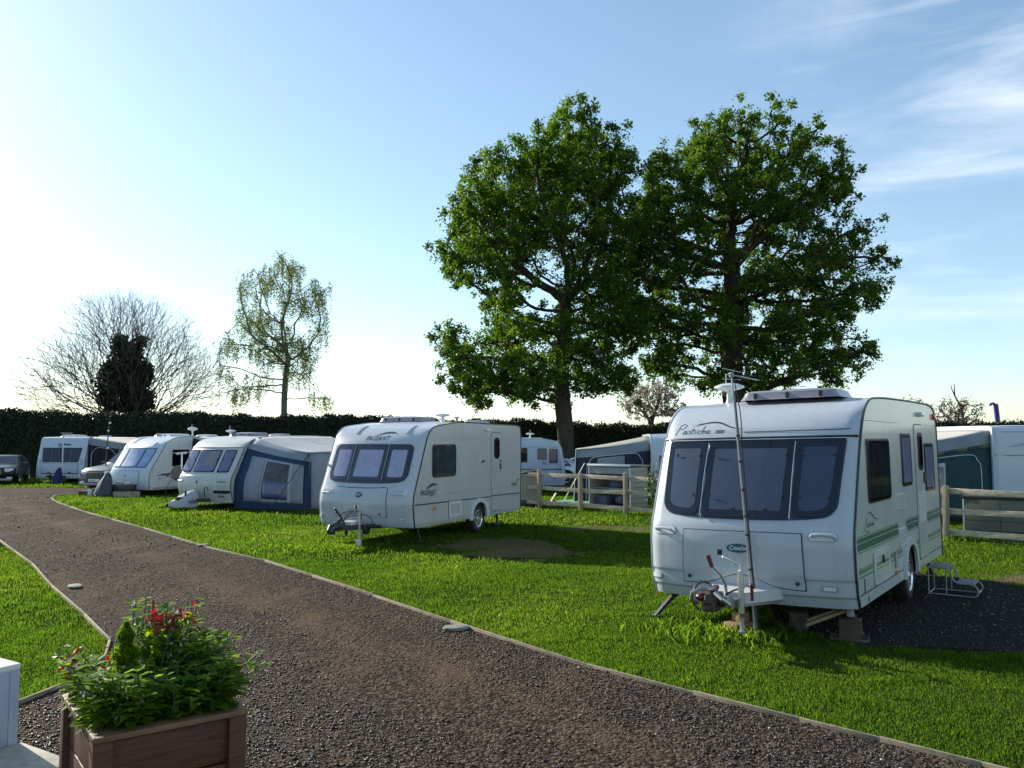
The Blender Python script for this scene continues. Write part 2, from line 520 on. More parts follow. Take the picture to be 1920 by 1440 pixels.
    def steady(s, x, y, ztop_, out=(.25, 0), mat=None):
        """Corner steady wound down to the ground."""
        mb = MB()
        mb.bar((x, y, ztop_), (x + out[0], y + out[1], .03), .05, .035)
        mb.bar((x + out[0] * .55, y + out[1] * .55, ztop_ * .5), (x - out[0] * .3, y - out[1] * .3, ztop_), .03, .02)
        mb.box((x + out[0], y + out[1], .02), (.12, .09, .03))
        return mb.build('corner_steady', mat or STEEL, s.root)

def lerp(a, b, t): return a + (b - a) * t

def thing_part(name, parent):
    o = bpy.data.objects.new(name, None); COL.objects.link(o); o.parent = parent; o.empty_display_size = .1
    return o

def wheel_parts(w, r, wd, sg, spokes=9, rimmat=None):
    """Tyre and spoked rim under w; the rim looks towards sg on x."""
    rot = Matrix.Rotation(R(90), 4, 'Y') if sg > 0 else Matrix.Rotation(R(-90), 4, 'Y')
    h = wd / 2
    MB().lathe([(r * .62, -h), (r * .9, -h), (r * .98, -h * .7), (r, -h * .3), (r, h * .3), (r * .98, h * .7), (r * .9, h), (r * .66, h * 1.02), (r * .62, h * .8), (r * .62, -h)], 28, rot).build('tyre', RUBBER, w)
    mb = MB()
    mb.lathe([(r * .66, h * .95), (r * .63, h * 1.0), (r * .57, h * .82), (r * .57, h * .25), (0, h * .2)], 28, rot)
    mb.lathe([(0, h * 1.0), (r * .12, h * 1.0), (r * .17, h * .85), (r * .18, h * .3)], 16, rot)
    for k in range(spokes):
        a = 2 * math.pi * k / spokes
        m = rot @ Matrix.Rotation(a, 4, 'Z')
        mb.box((0, 0, 0), (1, 1, 1), m @ Matrix.Translation((r * .36, 0, h * .78)) @ Matrix.Diagonal((r * .46, r * .09, h * .2, 1)))
    mb.build('rim', rimmat or ALU, w)

def light_unit(van, x, z, w, h, mat=LENS, name='marker_light'):
    o = van.patch(MB(), (x - w / 2, x + w / 2), (x - w / 2, x + w / 2), z - h / 2, z + h / 2, .012, h * .3, 6, 6).build(name, GREYPL, van.root)
    van.patch(MB(), (x - w * .4, x + w * .4), (x - w * .4, x + w * .4), z - h * .32, z + h * .32, .018, h * .2, 6, 6).build('lens', mat, o)
    return o

SILVER_BAND = M('silver_band', (.5, .52, .54), .35, metal=.5, var=.1)

# ================= the near caravan, right
def near_caravan():
    t = thing('caravan', 'large white caravan with green side stripes and grey blinds drawn behind its wide front windows', 'caravan', (2.58, 9.13, .0), -.6235, ry=-.020)
    front = [(.05, .31), (.03, .36), (.012, .41), (-.012, .435), (-.02, .5), (-.028, .585), (-.046, .615), (-.052, .8), (-.05, .95), (-.02, 1.1), (.035, 1.22), (.12, 1.42), (.27, 1.75), (.42, 2.05), (.53, 2.22), (.66, 2.35), (.84, 2.44), (1.04, 2.485)]
    roof = [(1.6, 2.51), (3., 2.53), (4.4, 2.535)]
    rear = [(4.85, 2.50), (5.08, 2.40), (5.16, 2.2), (5.14, 1.4), (5.10, .31)]
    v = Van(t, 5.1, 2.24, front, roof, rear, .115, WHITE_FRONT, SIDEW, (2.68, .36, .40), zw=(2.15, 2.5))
    # three front windows in one dark band
    bot = lambda x0, x1: (lambda a: 1.19 + .055 * abs((x0 + x1) / 2 + a * (x1 - x0) / 2) ** 3)
    v.patch(MB(), (-.965, .965), (-1.01, 1.01), 1.18, 2.035, .006, .03, 18, 26, rb=.14, lo=lambda a: 1.18 + .055 * abs(a) ** 3).build('window_surround', DARKWIN, t)
    v.front_window((-.955, -.485), (-1.0, -.50), 1.19, 2.02, .03, .13, BLIND, bot(-.955, -.485), fr=.075)
    v.front_window((-.47, .49), (-.485, .505), 1.19, 2.02, .03, .03, BLIND, fr=.085)
    v.front_window((.505, .955), (.52, 1.0), 1.19, 2.02, .03, .13, BLIND, bot(.505, .955), fr=.075)
    for x, z in ((-.86, 1.86), (-.57, 1.86), (-.40, 1.86), (.42, 1.86), (.59, 1.86), (.90, 1.86), (-.58, 1.42), (-.39, 1.42), (.42, 1.42), (.60, 1.42), (.88, 1.42), (-.1, 1.285), (.25, 1.285)):
        m = MB(); m.box(v.F(x, z, .034), (.045 if z < 1.3 else .02, .012, .02 if z < 1.3 else .04), bev=.006); m.build('window_catch', DARK, t)
    for x in (-.48, .505):
        MB().tube([v.F(x + (.0 if z < 1.5 else -.006), z, .026) for z in np.linspace(1.2, 2.0, 8)], .006, 5).build('window_divider', ALU, t)
    m = MB()
    m.tube([v.F(x, 2.055, .012) for x in np.linspace(-1.10, 1.10, 15)], .014, 6)
    m.build('rain_gutter', DARK, t)
    MB().tube([v.F(x, 2.032, .02) for x in np.linspace(-1.0, 1.0, 15)], .008, 5).build('gutter_trim', ALU, t)
    # locker lid with arched lower edge
    lo = lambda a: .475 + .135 * math.exp(-(a / .42) ** 2)
    v.patch(MB(), (-.685, .665), (-.665, .645), .475, 1.065, .006, .012, 16, 24, lo=lo).build('lid_gap', LINE, t)
    lid = v.patch(MB(), (-.672, .652), (-.652, .632), .488, 1.052, .014, .012, 16, 24, lo=lambda a: lo(a) + .012).build('locker_lid', WHITE_FRONT, t)
    for x in (-.60, .58): MB().lathe([(0, .01), (.02, .01), (.022, 0)], 10, Matrix.Translation(v.F(x, .55, .018)) @ Matrix.Rotation(R(90), 4, 'X')).build('lock', DARK, lid)
    b = MB(); els = [v.F(-.02 + .125 * math.cos(a), .885 + .047 * math.sin(a), .018) for a in np.linspace(0, 6.283, 32, False)]
    b.prism(els, (0, -.006, 0)); bd = b.build('badge', TEAL, t, smooth=False)
    m = MB(); v.text_front(m, text2d('Coachman', .062, .15, .0006), -.105, .868, .036); m.build('badge_lettering', PALEINK, bd, smooth=False)
    m = MB()
    for a, c in (((-.02, .83), (-.09, .745)), ((-.09, .745), (-.02, .66)), ((-.02, .66), (.05, .745)), ((.05, .745), (-.02, .83))):
        stroke(m, [a, c], .004, lambda x, z: v.F(x, z, .0185))
    m.build('sticker_outline', GREYPL, lid, smooth=False)
    # grab handles in recessed cups
    for x in (-.90, .84):
        cup = v.patch(MB(), (x - .15, x + .15), (x - .14, x + .14), .985, 1.085, .004, .05, 8, 10).build('handle_recess', GREYPL, t)
        v.patch(MB(), (x - .14, x + .14), (x - .13, x + .13), .993, 1.077, .008, .045, 8, 10).build('recess_face', M_RECESS, cup)
        MB().tube([v.F(x - .115, 1.035, .0), v.F(x - .10, 1.045, .04), v.F(x, 1.05, .052), v.F(x + .09, 1.04, .045), v.F(x + .125, 1.01, .0)], [.018, .017, .015, .015, .016], 8).build('grab_handle', WHITE_FRONT, t)
    for x in (-1.035, .885): light_unit(v, x, .515, .15, .06)
    v.patch(MB(), (.2, .27), (.2, .27), .335, .40, .008, .006, 4, 4).build('sticker', PALEINK, t)
    # lettering over the windows
    m = MB(); sc = .205
    mapf = lambda x, z: v.F(-.98 + x * sc * .96, 2.118 + z * sc * .56, .004)
    for s_ in PASTICHE: stroke(m, s_, .05, mapf)
    v.text_front(m, text2d('2000', .055, .2, .001), -.455, 2.122, .004)
    stroke(m, [(-.68, 2.225), (-.56, 2.25), (-.42, 2.243), (-.26, 2.185), (-.12, 2.165)], .016, lambda x, z: v.F(x, z, .0045), taper=True)
    stroke(m, [(-.76, 2.205), (-.66, 2.235), (-.56, 2.244)], .010, lambda x, z: v.F(x, z, .005), taper=True)
    m.build('lettering', INK, t, smooth=False)
    m = MB(); stroke(m, [(-.10, 2.125), (.5, 2.128), (1.03, 2.135)], .010, lambda x, z: v.F(x, z, .005)); m.build('pinstripe', TEAL, t, smooth=False)
    # right-hand side
    v.side_window(.62, 1.70, 1.33, 2.03, BROWNCURT)
    v.side_window(2.46, 3.02, 1.43, 2.10, CURTAIN, fr=.05, glass=GLASSL)
    v.side_window(4.03, 4.70, 1.30, 1.97, CURTAIN, fr=.05, glass=GLASSL)
    d = v.plate(MB(), 3.36, 3.98, .43, 2.22, .07, .007, 1, .0025).build('door', SIDEW, t)
    g = v.plate(MB(), 3.345, 3.995, .415, 2.235, .08, .002, 1, .0025).build('door_gap', LINE, d)
    dw = v.plate(MB(), 3.55, 3.86, 1.60, 2.12, .1, .012, 1, .010).build('door_window', DARKWIN, d)
    v.plate(MB(), 3.60, 3.81, 1.65, 2.07, .07, .003, 1, .0225).build('pane', GLASS, dw)
    v.plate(MB(), 3.87, 3.93, 1.42, 1.57, .02, .02, 1, .010).build('door_handle', DARK, d)
    v.plate(MB(), 3.44, 3.92, .9, 1.32, .02, .003, 1, .0095).build('door_lower_panel', GREYWHITE, d)
    for y0, y1, z0, z1 in ((2.10, 2.53, 1.165, 1.35), (2.08, 2.53, .725, .93)):
        o = v.plate(MB(), y0, y1, z0, z1, .015, .012, 1, .003).build('vent_grille', WHITE, t)
        m = MB()
        for k in range(6):
            z = z0 + .03 + k * (z1 - z0 - .05) / 5.4
            v.plate(m, y0 + .05, y1 - .05, z, z + .011, .003, .003, 1, .0145, 2)
        m.build('louvre', GREYPL, o)
    for y0, y1 in ((.06, 2.06), (2.55, 3.34), (4.0, 5.06)):
        v.stripe(y0, y1, .955, 1.0, GREENST); v.stripe(y0, y1, .875, .945, GREENST); v.stripe(y0, y1, 1.012, 1.02, GREENST); v.stripe(y0, y1, .852, .860, GREENST)
    for y0, y1 in ((.08, .68), (1.50, 2.26), (3.12, 3.34), (4.0, 5.06)):
        v.stripe(y0, y1, .64, .685, GREENLT); v.stripe(y0, y1, .60, .617, GREENLT); v.stripe(y0, y1, .695, .70, GREENST)
    v.stripe(.08, 2.25, .425, .437, INK, 'skirt_line'); v.stripe(3.1, 5.08, .425, .437, INK, 'skirt_line')
    h = v.plate(MB(), .70, 1.48, .445, .80, .06, .012, 1, .0065).build('service_hatch', WHITE, t)
    v.plate(MB(), .79, 1.39, .50, .755, .03, .003, 1, .0185).build('hatch_face', SIDEW, h)
    m = MB(); m.box(v.S(1.08, .70, .03), (.02, .05, .08), bev=.004); m.build('hatch_catch', DARK, h)
    v.stripe(.79, 1.39, .645, .68, GREENLT, off=.0220); v.stripe(.79, 1.39, .61, .62, GREENLT, off=.0220)
    v.plate(MB(), 1.78, 1.86, .50, .70, .01, .01, 1, .0065).build('socket_cover', GREYPL, t)
    v.plate(MB(), 1.79, 1.89, .43, .475, .01, .014, 1, .0065).build('side_reflector', AMBER, t)
    m = MB(); v.plate(m, .27, .29, .44, .58, .003, .003, 1, .0065, 2); v.plate(m, .42, .44, .33, .38, .003, .003, 1, .0065, 2); m.build('side_catch', DARK, t)
    # small logo on the side
    m = MB(); mp = lambda x, z: v.S(.42 + x * .17, 1.085 + z * .085, .0055)
    for s_ in PASTICHE: stroke(m, s_, .07, mp)
    stroke(m, [(.50, 1.19), (.62, 1.24), (.78, 1.20), (.92, 1.15), (1.08, 1.14)], .014, lambda y, z: v.S(y, z, .0055), taper=True)
    stroke(m, [(.30, 1.09), (.32, 1.05), (.42, 1.07), (.50, 1.03), (.60, 1.06), (.64, 1.10)], .010, lambda y, z: v.S(y, z, .0055), taper=True)
    m.build('side_lettering', INK, t, smooth=False)
    m = MB(); m.box(v.S(3.80, 2.37, .03), (.06, .2, .06), bev=.015); m.build('awning_lamp', LENS, t)
    m = MB(); m.box(v.S(4.95, 2.36, .02), (.04, .12, .09), bev=.01); m.build('marker_light', REDLENS, t)
    v.stripe(.58, 2.3, 2.225, 2.231, GREYPL, 'seam'); v.stripe(4.1, 5.1, 2.225, 2.231, GREYPL, 'seam')
    # wheel arch trim and wheels
    for sg in (1, -1):
        ring = [(2.68 + .43 * math.cos(a), .31 + .47 * math.sin(a) ** .8) for a in np.linspace(0, math.pi, 15)]
        inn = [(2.68 + .345 * math.cos(a), .31 + .385 * math.sin(a) ** .8) for a in np.linspace(math.pi, 0, 15)]
        m = MB(); m.prism([v.S(y, z, .004, sg) for y, z in ring + inn], (sg * .035, 0, 0)); m.build('wheel_arch', WHITE, t)
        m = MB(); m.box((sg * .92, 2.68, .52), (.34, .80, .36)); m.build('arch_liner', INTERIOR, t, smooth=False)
        v.wheel(2.68, .30, .18, sg, 8)
    # chassis and running gear
    m = MB()
    for sg in (-1, 1): m.bar((sg * .55, .2, .31), (sg * .55, 4.9, .31), .05, .10)
    m.bar((-1.0, 2.68, .30), (1.0, 2.68, .30), .08, .08)
    m.build('chassis', RUST, t)
    v.steady(-.95, .25, .31, (-.16, -.30), DARK); v.steady(.95, .25, .31, (.16, -.12), DARK)
    v.steady(-.95, 4.8, .31, (-.1, .2), RUST); v.steady(.95, 4.8, .31, (.02, .2), RUST)
    # coupling
    hitch = thing_part('coupling', t)
    m = MB()
    for sg in (-1, 1): m.bar((sg * .42, .1, .36), (sg * .05, -.80, .40), .05, .09)
    m.box((0, -.82, .42), (.16, .24, .10), bev=.015); m.build('drawbar', STEEL, hitch)
    pts = [(-.40, -.02), (.44, -.02), (.40, -.20), (.16, -.62), (-.12, -.62), (-.34, -.22)]
    m = MB(); m.prism([(x, y, .375) for x, y in pts], (0, 0, .11)); m.build('drawbar_cover', WHITE, hitch, angle=20)
    m = MB(); m.tube([(0, -.86, .47), (0, -1.0, .48), (0, -1.08, .46), (0, -1.13, .42)], [.055, .07, .075, .05], 10); m.box((0, -1.06, .41), (.15, .16, .10), bev=.03)
    m.box((-.04, -1.0, .53), (.05, .2, .05), (.5, 0, .3), bev=.01); m.build('coupling_head', RUST, hitch)
    m = MB(); m.ball((-.10, -1.06, .49), .055, (1, 1.2, .8)); m.ball((.10, -1.02, .46), .05, (1, 1, 1.2)); m.box((.0, -.98, .55), (.06, .16, .04), (.4, 0, 0), bev=.012); m.build('stabiliser_pad', REDPL, hitch)
    m = MB(); m.tube([(-.16, -1.0, .42), (-.19, -1.1, .46), (-.16, -1.14, .54), (-.08, -1.10, .58), (.02, -1.0, .57)], .022, 7); m.tube([(.16, -.98, .40), (.18, -1.06, .44), (.14, -1.13, .50), (.06, -1.10, .55)], .022, 7); m.build('stabiliser_hook', STEEL, hitch)
    m = MB(); m.tube([(.02, -.72, .46), (.03, -.75, .58), (.01, -.80, .68), (-.06, -.86, .78)], [.020, .018, .016, .015], 8); lv = m.build('handbrake_lever', STEEL, hitch)
    m = MB(); m.tube([(-.06, -.86, .76), (-.09, -.885, .88)], [.022, .024], 8); m.build('grip', REDPL, lv)
    m = MB(); m.tube([(.17, -.70, .30), (.17, -.70, .72)], [.032, .03], 10); m.tube([(.17, -.70, .72), (.165, -.70, .78)], .014, 6); m.tube([(.165, -.70, .77), (.08, -.72, .82), (.02, -.78, .86)], .010, 6)
    jw = m.build('jockey_post', ALU, hitch)
    MB().lathe([(0, -.02), (.025, -.02), (.028, .03), (0, .035)], 10, Matrix.Translation((.0, -.80, .90))).build('crank_knob', DARK, jw)
    m = MB(); m.tube([(.26, -.64, .42), (.26, -.64, .56)], .018, 7); m.ball((.26, -.64, .57), .026); m.build('clamp_handle', REDPL, hitch)
    m = MB(); m.tube([(.17, -.70, .26), (.17, -.70, .13)], .025, 8)
    m.box((.17, -.70, .115), (.07, .07, .03), bev=.008); m.build('jockey_foot', STEEL, hitch)
    m = MB(); m.tube(catmull([(-.05, -.8, .47), (-.12, -.85, .60), (-.20, -.95, .58), (-.22, -1.0, .44), (-.2, -.9, .34)], 5), .012, 6); m.tube(catmull([(-.5, -.15, .50), (-.42, -.35, .52), (-.3, -.6, .44), (-.15, -.8, .40)], 5), .007, 5); m.tube(catmull([(.02, -.75, .47), (.1, -.7, .52), (.2, -.68, .55)], 4), .010, 5); m.build('cable', DARK, hitch)
    # roof furniture
    v.rooflight(.22, 1.25, 1.12, .72, .11)
    v.aerial(-.66, 1.35, .21, .19)
    m = MB(); m.box((-.30, 1.25, 2.55), (.10, .10, .10), bev=.02); m.box((-.30, 1.25, 2.61), (.13, .13, .02), bev=.008); m.build('flue_cowl', GREYPL, t)
    return t, v

M_RECESS = M('recess_shell', (.60, .64, .68), .4, var=.06)
GREYWHITE = M('grubby_white', (.48, .50, .46), .5, var=.12, streak=.3)

def swoosh(m, fn, x, z, s):
    """Leaf-shaped flourish over the lettering."""
    stroke(m, [(x, z), (x + .25 * s, z + .20 * s), (x + .55 * s, z + .36 * s), (x + .80 * s, z + .38 * s), (x + s, z + .33 * s)], .16 * s, fn, taper=True)

# ================= the second caravan, middle
def middle_caravan():
    t = thing('caravan', 'grey white caravan with thin dark side stripe and lilac net curtains, alone on the lawn', 'caravan', (-2.90, 16.62, 0), -.4378)
    front = [(.06, .34), (.035, .37), (.01, .45), (-.01, .60), (-.035, .76), (-.03, .86), (.0, 1.0), (.08, 1.18), (.22, 1.5), (.34, 1.78), (.46, 2.05), (.55, 2.18), (.68, 2.28), (.85, 2.33)]
    roof = [(1.3, 2.375), (1.9, 2.42), (3.3, 2.41), (4.6, 2.40)]
    rear = [(4.86, 2.38), (4.95, 2.28), (4.97, 1.8), (4.95, 1.0), (4.93, .34)]
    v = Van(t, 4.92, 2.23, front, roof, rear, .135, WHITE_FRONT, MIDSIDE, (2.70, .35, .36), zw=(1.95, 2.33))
    bot = lambda a: 1.20
    v.patch(MB(), (-.93, .95), (-.92, .94), 1.185, 1.955, .008, .12, 16, 24, rb=.17, lo=lambda a: 1.185 + .05 * abs(a) ** 3).build('window_surround', DARKWIN, t)
    for xb, xt, r1 in (((-.89, -.40), (-.88, -.39), .07), ((-.36, .38), (-.35, .38), .03), ((.43, .91), (.42, .90), .07)):
        v.front_window(xb, xt, 1.235, 1.915, r1 * .7, r1, CURTAIN, fr=.075, glass=GLASSL)
    for x in (-.38, .41): MB().tube([v.F(x, z, .034) for z in np.linspace(1.22, 1.93, 8)], .008, 5).build('window_divider', GREYPL, t)
    lo = lambda a: .53 + .14 * math.exp(-(a / .5) ** 2) - .02 * (1 - abs(a))
    v.patch(MB(), (-.665, .605), (-.65, .60), .53, 1.11, .005, .012, 14, 22, lo=lo).build('lid_gap', LINE, t)
    lid = v.patch(MB(), (-.652, .592), (-.64, .588), .54, 1.10, .014, .02, 14, 22, lo=lambda a: lo(a) + .010).build('locker_lid', WHITE_FRONT, t)
    for x in (-.57, .46): MB().lathe([(0, .012), (.018, .012), (.02, 0)], 10, Matrix.Translation(v.F(x, .60, .016)) @ Matrix.Rotation(R(90), 4, 'X')).build('lock', DARK, lid)
    m = MB(); stroke(m, [(-.62, 1.12), (-.3, 1.095), (0, 1.09), (.3, 1.095), (.55, 1.12)], .012, lambda x, z: v.F(x, z, .016)); m.build('crease', LINE, t, smooth=False)
    b = MB(); b.prism([v.F(-.03 + .085 * math.cos(a), .965 + .048 * math.sin(a), .016) for a in np.linspace(0, 6.283, 28, False)], (0, -.006, 0)); bd = b.build('badge', NAVY, t, smooth=False)
    m = MB(); v.text_front(m, text2d('BAILEY', .045, 0, .001), -.098, .95, .034); m.build('badge_lettering', PALEINK, bd, smooth=False)
    dm = lambda r_: [v.F(-.06 + r_ * dx, .735 + r_ * dz, .0165) for dx, dz in ((0, -1), (1, 0), (0, 1), (-1, 0))]
    m = MB(); m.prism(dm(.085), (0, -.003, 0)); di = m.build('gas_sticker', PINKISH, t, smooth=False)
    m = MB(); m.prism([Vector(p) + Vector((0, -.004, 0)) for p in dm(.072)], (0, -.002, 0)); m.build('sticker_face', PALEINK, di, smooth=False)
    m = MB(); m.prism([v.F(x, z, .0235) for x, z in rr(-.082, -.038, .69, .765, .012)], (0, -.003, 0)); m.prism([v.F(x, z, .0235) for x, z in rr(-.07, -.05, .77, .785, .003)], (0, -.003, 0)); m.build('bottle_symbol', INK, di, smooth=False)
    # arched panel round the drawbar
    m = MB(); stroke(m, [(-.40, .36), (-.40, .42), (-.36, .52), (-.2, .60), (0, .60), (.18, .56), (.27, .50), (.29, .36)], .018, lambda x, z: v.F(x, z, .008)); m.build('arch_line', LINE, t, smooth=False)
    for x, sk in ((-.875, 1), (.83, -1)):
        o = v.patch(MB(), (x - .15, x + .15), (x - .17, x + .17), .985, 1.075, .005, .012, 6, 8, lo=lambda a, sk=sk: .985 - .03 * a * -sk).build('front_vent', M_RECESS, t)
        m = MB()
        for k in range(4): stroke(m, [(x - .13, 1.0 + .02 * k), (x, 1.0 + .02 * k), (x + .13, 1.0 + .02 * k)], .008, lambda a, z: v.F(a, z, .0105))
        m.build('slot', GREYPL, o, smooth=False)
        MB().tube([v.F(x - .12, .99, .004), v.F(x - .1, .985, .035), v.F(x + .1, .985, .035), v.F(x + .13, .99, .004)], .012, 6).build('grab_handle', M_RECESS, t)
    for x in (-1.03, .92): light_unit(v, x, .52, .13, .07)
    m = MB(); m.box(v.F(1.03, 1.55, .02), (.04, .04, .05), bev=.01); m.box(v.F(-1.02, 1.52, .02), (.04, .04, .05), bev=.01); m.build('marker_light', LENS, t)
    m = MB(); v.text_front(m, text2d('PAGEANT', .125, .28, .0015), -.25, 2.035, .005); stroke(m, [(-.04, 2.135), (.08, 2.165), (.22, 2.19), (.36, 2.185), (.43, 2.17)], .035, lambda x, z: v.F(x, z, .0055), taper=True); m.build('lettering', NAVYINK, t, smooth=False)
    for x in (-.55, .66):
        m = MB(); m.tube([(x, v.yf(x / 1.1, z) - .002, z + .004) for z in np.linspace(2.16, 2.325, 8)], .022, 6); m.build('roof_rib', WHITE_FRONT, t)
    # right-hand side
    v.side_window(.67, 1.64, 1.285, 1.955, TREEREFL, r=.08, fr=.04)
    d = v.plate(MB(), 3.33, 3.85, .425, 2.205, .06, .006, 1, .0025).build('door', MIDSIDE, t)
    v.plate(MB(), 3.315, 3.865, .41, 2.22, .07, .002, 1, .0025).build('door_gap', LINE, d)
    dw = v.plate(MB(), 3.46, 3.74, 1.61, 2.10, .11, .012, 1, .009).build('door_window', DARKWIN, d)
    v.plate(MB(), 3.50, 3.70, 1.65, 2.06, .09, .003, 1, .0215).build('curtain', M_DOORC, dw)
    v.plate(MB(), 3.49, 3.71, 1.64, 2.07, .09, .003, 1, .026).build('pane', GLASS, dw)
    v.plate(MB(), 3.765, 3.815, 1.36, 1.50, .02, .02, 1, .009).build('door_handle', DARK, d)
    v.plate(MB(), 3.775, 3.82, 1.53, 1.575, .01, .02, 1, .009).build('door_lock', DARK, d)
    v.plate(MB(), 3.37, 3.81, 1.30, 1.308, .002, .002, 1, .009, 2).build('door_seam', LINE, d)
    v.plate(MB(), 2.86, 2.95, 1.54, 1.585, .015, .03, 1, .003).build('door_catch', DARK, t)
    for y0, y1 in ((.02, 3.31), (3.87, 4.92)):
        v.stripe(y0, y1, .768 if y0 < 1 else .745, .792 if y0 < 1 else .769, NAVYINK, 'side_stripe', slope=-.03 if y0 < 1 else -.01)
        v.stripe(y0 if y0 > 1 else .45, y1, 2.05, 2.056, GREYPL, 'seam'); v.stripe(y0 if y0 > 1 else .42, y1, 2.10, 2.105, GREYPL, 'seam')
        v.stripe(y0 if y0 > 1 else .95, y1, .93, .936, GREYPL, 'seam')
        v.stripe(y0, y1 if y0 > 1 else 1.33, .70, .705, GREYPL, 'seam')
    v.stripe(3.34, 3.84, .75, .774, NAVYINK, 'side_stripe', off=.0095)
    h = v.plate(MB(), 1.36, 1.91, .45, .765, .02, .006, 1, .0035).build('service_hatch', WHITE, t)
    v.plate(MB(), 1.43, 1.84, .50, .71, .01, .004, 1, .0095).build('hatch_face', MIDSIDE, h)
    v.plate(MB(), 1.342, 1.36, .42, .78, .004, .004, 1, .0035).build('hatch_seal', DARK, h)
    for y, z in ((.76, .665), (3.03, .655)): v.plate(MB(), y - .05, y + .05, z - .03, z + .03, .012, .02, 1, .003).build('side_reflector', AMBER, t)
    m = MB(); v.text_side(m, text2d('PAGEANT', .135, .28, .0018), .22, .955); stroke(m, [(.42, 1.065), (.52, 1.10), (.64, 1.14), (.78, 1.15), (.90, 1.125)], .055, lambda y, z: v.S(y, z, .0085), taper=True)
    stroke(m, [(.54, .94), (.66, .935), (.76, .955)], .022, lambda y, z: v.S(y, z, .0085), taper=True); m.build('side_lettering', INK, t, smooth=False)
    m = MB(); v.text_side(m, text2d('VENDEE', .085, .2, .001), 4.42, .945); stroke(m, [(4.66, 1.025), (4.74, 1.06), (4.82, 1.09), (4.90, 1.08)], .035, lambda y, z: v.S(y, z, .0085), taper=True); m.build('model_lettering', INK, t, smooth=False)
    m = MB(); m.box(v.S(3.1, 2.27, .03), (.05, .18, .06), bev=.015); m.build('awning_lamp', LENS, t)
    m = MB(); m.bar(v.S(.08, .375, .008), v.S(2.28, .372, .008), .02, .07); m.bar(v.S(3.1, .372, .008), v.S(4.9, .37, .008), .02, .07); m.build('skirt_rail', SILVER_BAND, t)
    for sg in (1, -1):
        ring = [(2.70 + .44 * math.cos(a), .30 + .46 * math.sin(a) ** .7) for a in np.linspace(0, math.pi, 15)]
        inn = [(2.70 + .335 * math.cos(a), .30 + .37 * math.sin(a) ** .75) for a in np.linspace(math.pi, 0, 15)]
        m = MB(); m.prism([v.S(y, z, .004, sg) for y, z in ring + inn], (sg * .05, 0, 0)); m.build('wheel_arch', WHITE, t)
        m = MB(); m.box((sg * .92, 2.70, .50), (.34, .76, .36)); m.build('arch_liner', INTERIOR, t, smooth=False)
        v.wheel(2.72, .30, .18, sg, 10)
    m = MB()
    for sg in (-1, 1): m.bar((sg * .55, .3, .33), (sg * .55, 4.8, .33), .05, .12)
    m.bar((-1.0, 2.72, .30), (1.0, 2.72, .30), .08, .08); m.build('chassis', RUST, t)
    v.steady(.85, 4.15, .34, (.06, -.1), DARK); v.steady(-.85, 4.15, .34, (-.06, -.1), DARK)
    v.steady(.85, .5, .34, (.05, .1), DARK); v.steady(-.85, .5, .34, (-.05, .1), DARK)
    hitch = thing_part('coupling', t)
    m = MB()
    for sg in (-1, 1): m.bar((sg * .45, .15, .36), (sg * .05, -.85, .38), .05, .09)
    m.build('drawbar', DARK, hitch)
    m = MB(); m.box((.0, -.52, .40), (.26, .3, .17), bev=.015); m.build('drawbar_box', WHITE, hitch)
    m = MB(); m.tube([(0, -.72, .40), (0, -.95, .42), (0, -1.1, .40), (0, -1.17, .34)], [.06, .09, .08, .05], 10); m.box((.0, -1.1, .33), (.12, .12, .10), bev=.03); m.box((-.02, -.9, .50), (.06, .3, .05), (.35, 0, 0), bev=.012); m.build('coupling_head', DARK, hitch)
    m = MB(); m.tube([(0, -.7, .46), (-.03, -.82, .62), (-.07, -.92, .76)], [.018, .017, .018], 8); lv = m.build('handbrake_lever', DARK, hitch)
    m = MB(); m.tube([(.20, -.50, .05), (.20, -.50, .66)], [.034, .032], 10); m.tube(catmull([(.20, -.5, .66), (.18, -.52, .70), (.10, -.6, .71), (.04, -.66, .72), (.03, -.67, .76)], 4), .010, 6); jw = m.build('jockey_post', STEEL, hitch)
    m = MB(); m.box((.20, -.52, .08), (.09, .09, .13), bev=.02); m.build('foot', WHITE, jw)
    m = MB(); m.lathe([(0, -.04), (.08, -.04), (.10, -.02), (.10, .03), (.08, .05), (0, .05)], 14, Matrix.Translation((.30, -.42, .33)) @ Matrix.Rotation(R(90), 4, 'Y')); m.tube([(.34, -.42, .38), (.60, -.36, .40)], .025, 8); m.build('spare_jockey_wheel', RUBBER, hitch)
    m = MB(); m.tube(catmull([(0, -.75, .48), (-.1, -.7, .62), (.1, -.55, .68), (.2, -.45, .62), (.1, -.3, .5)], 5), .010, 5); m.tube(catmull([(.0, -.9, .46), (.08, -.7, .58), (.16, -.5, .60)], 5), .009, 5); m.build('cable', DARK, hitch)
    v.rooflight(-.25, 1.95, 1.05, .75, .11)
    v.aerial(.62, 1.95, .15, .17)
    m = MB(); m.tube([(.78, 2.3, 2.42), (.78, 2.3, 2.53)], .03, 8); m.box((.78, 2.3, 2.54), (.09, .09, .03), bev=.01); m.build('flue_cowl', GREYPL, t)
    v.rooflight(.55, 3.7, .5, .5, .07, mat=GREYPL, clips=0)
    return t, v

PINKISH = M('pink_border', (.6, .25, .3), .5, var=.1)
NAVYINK = M('navy_lettering', (.02, .03, .10), .35, var=.1)
MIDSIDE = M('silver_white_sheet', (.44, .45, .44), .3, var=.04, scale=2, coat=.35, streak=.4, streakcol=(.28, .29, .24))
TREEREFL = M('tree_reflection', (.24, .20, .17), .9, var=.5, scale=5)  # trees mirrored in the side window, put into the curtain colour
M_DOORC = M('door_curtain', (.24, .10, .08), .9, var=.3)

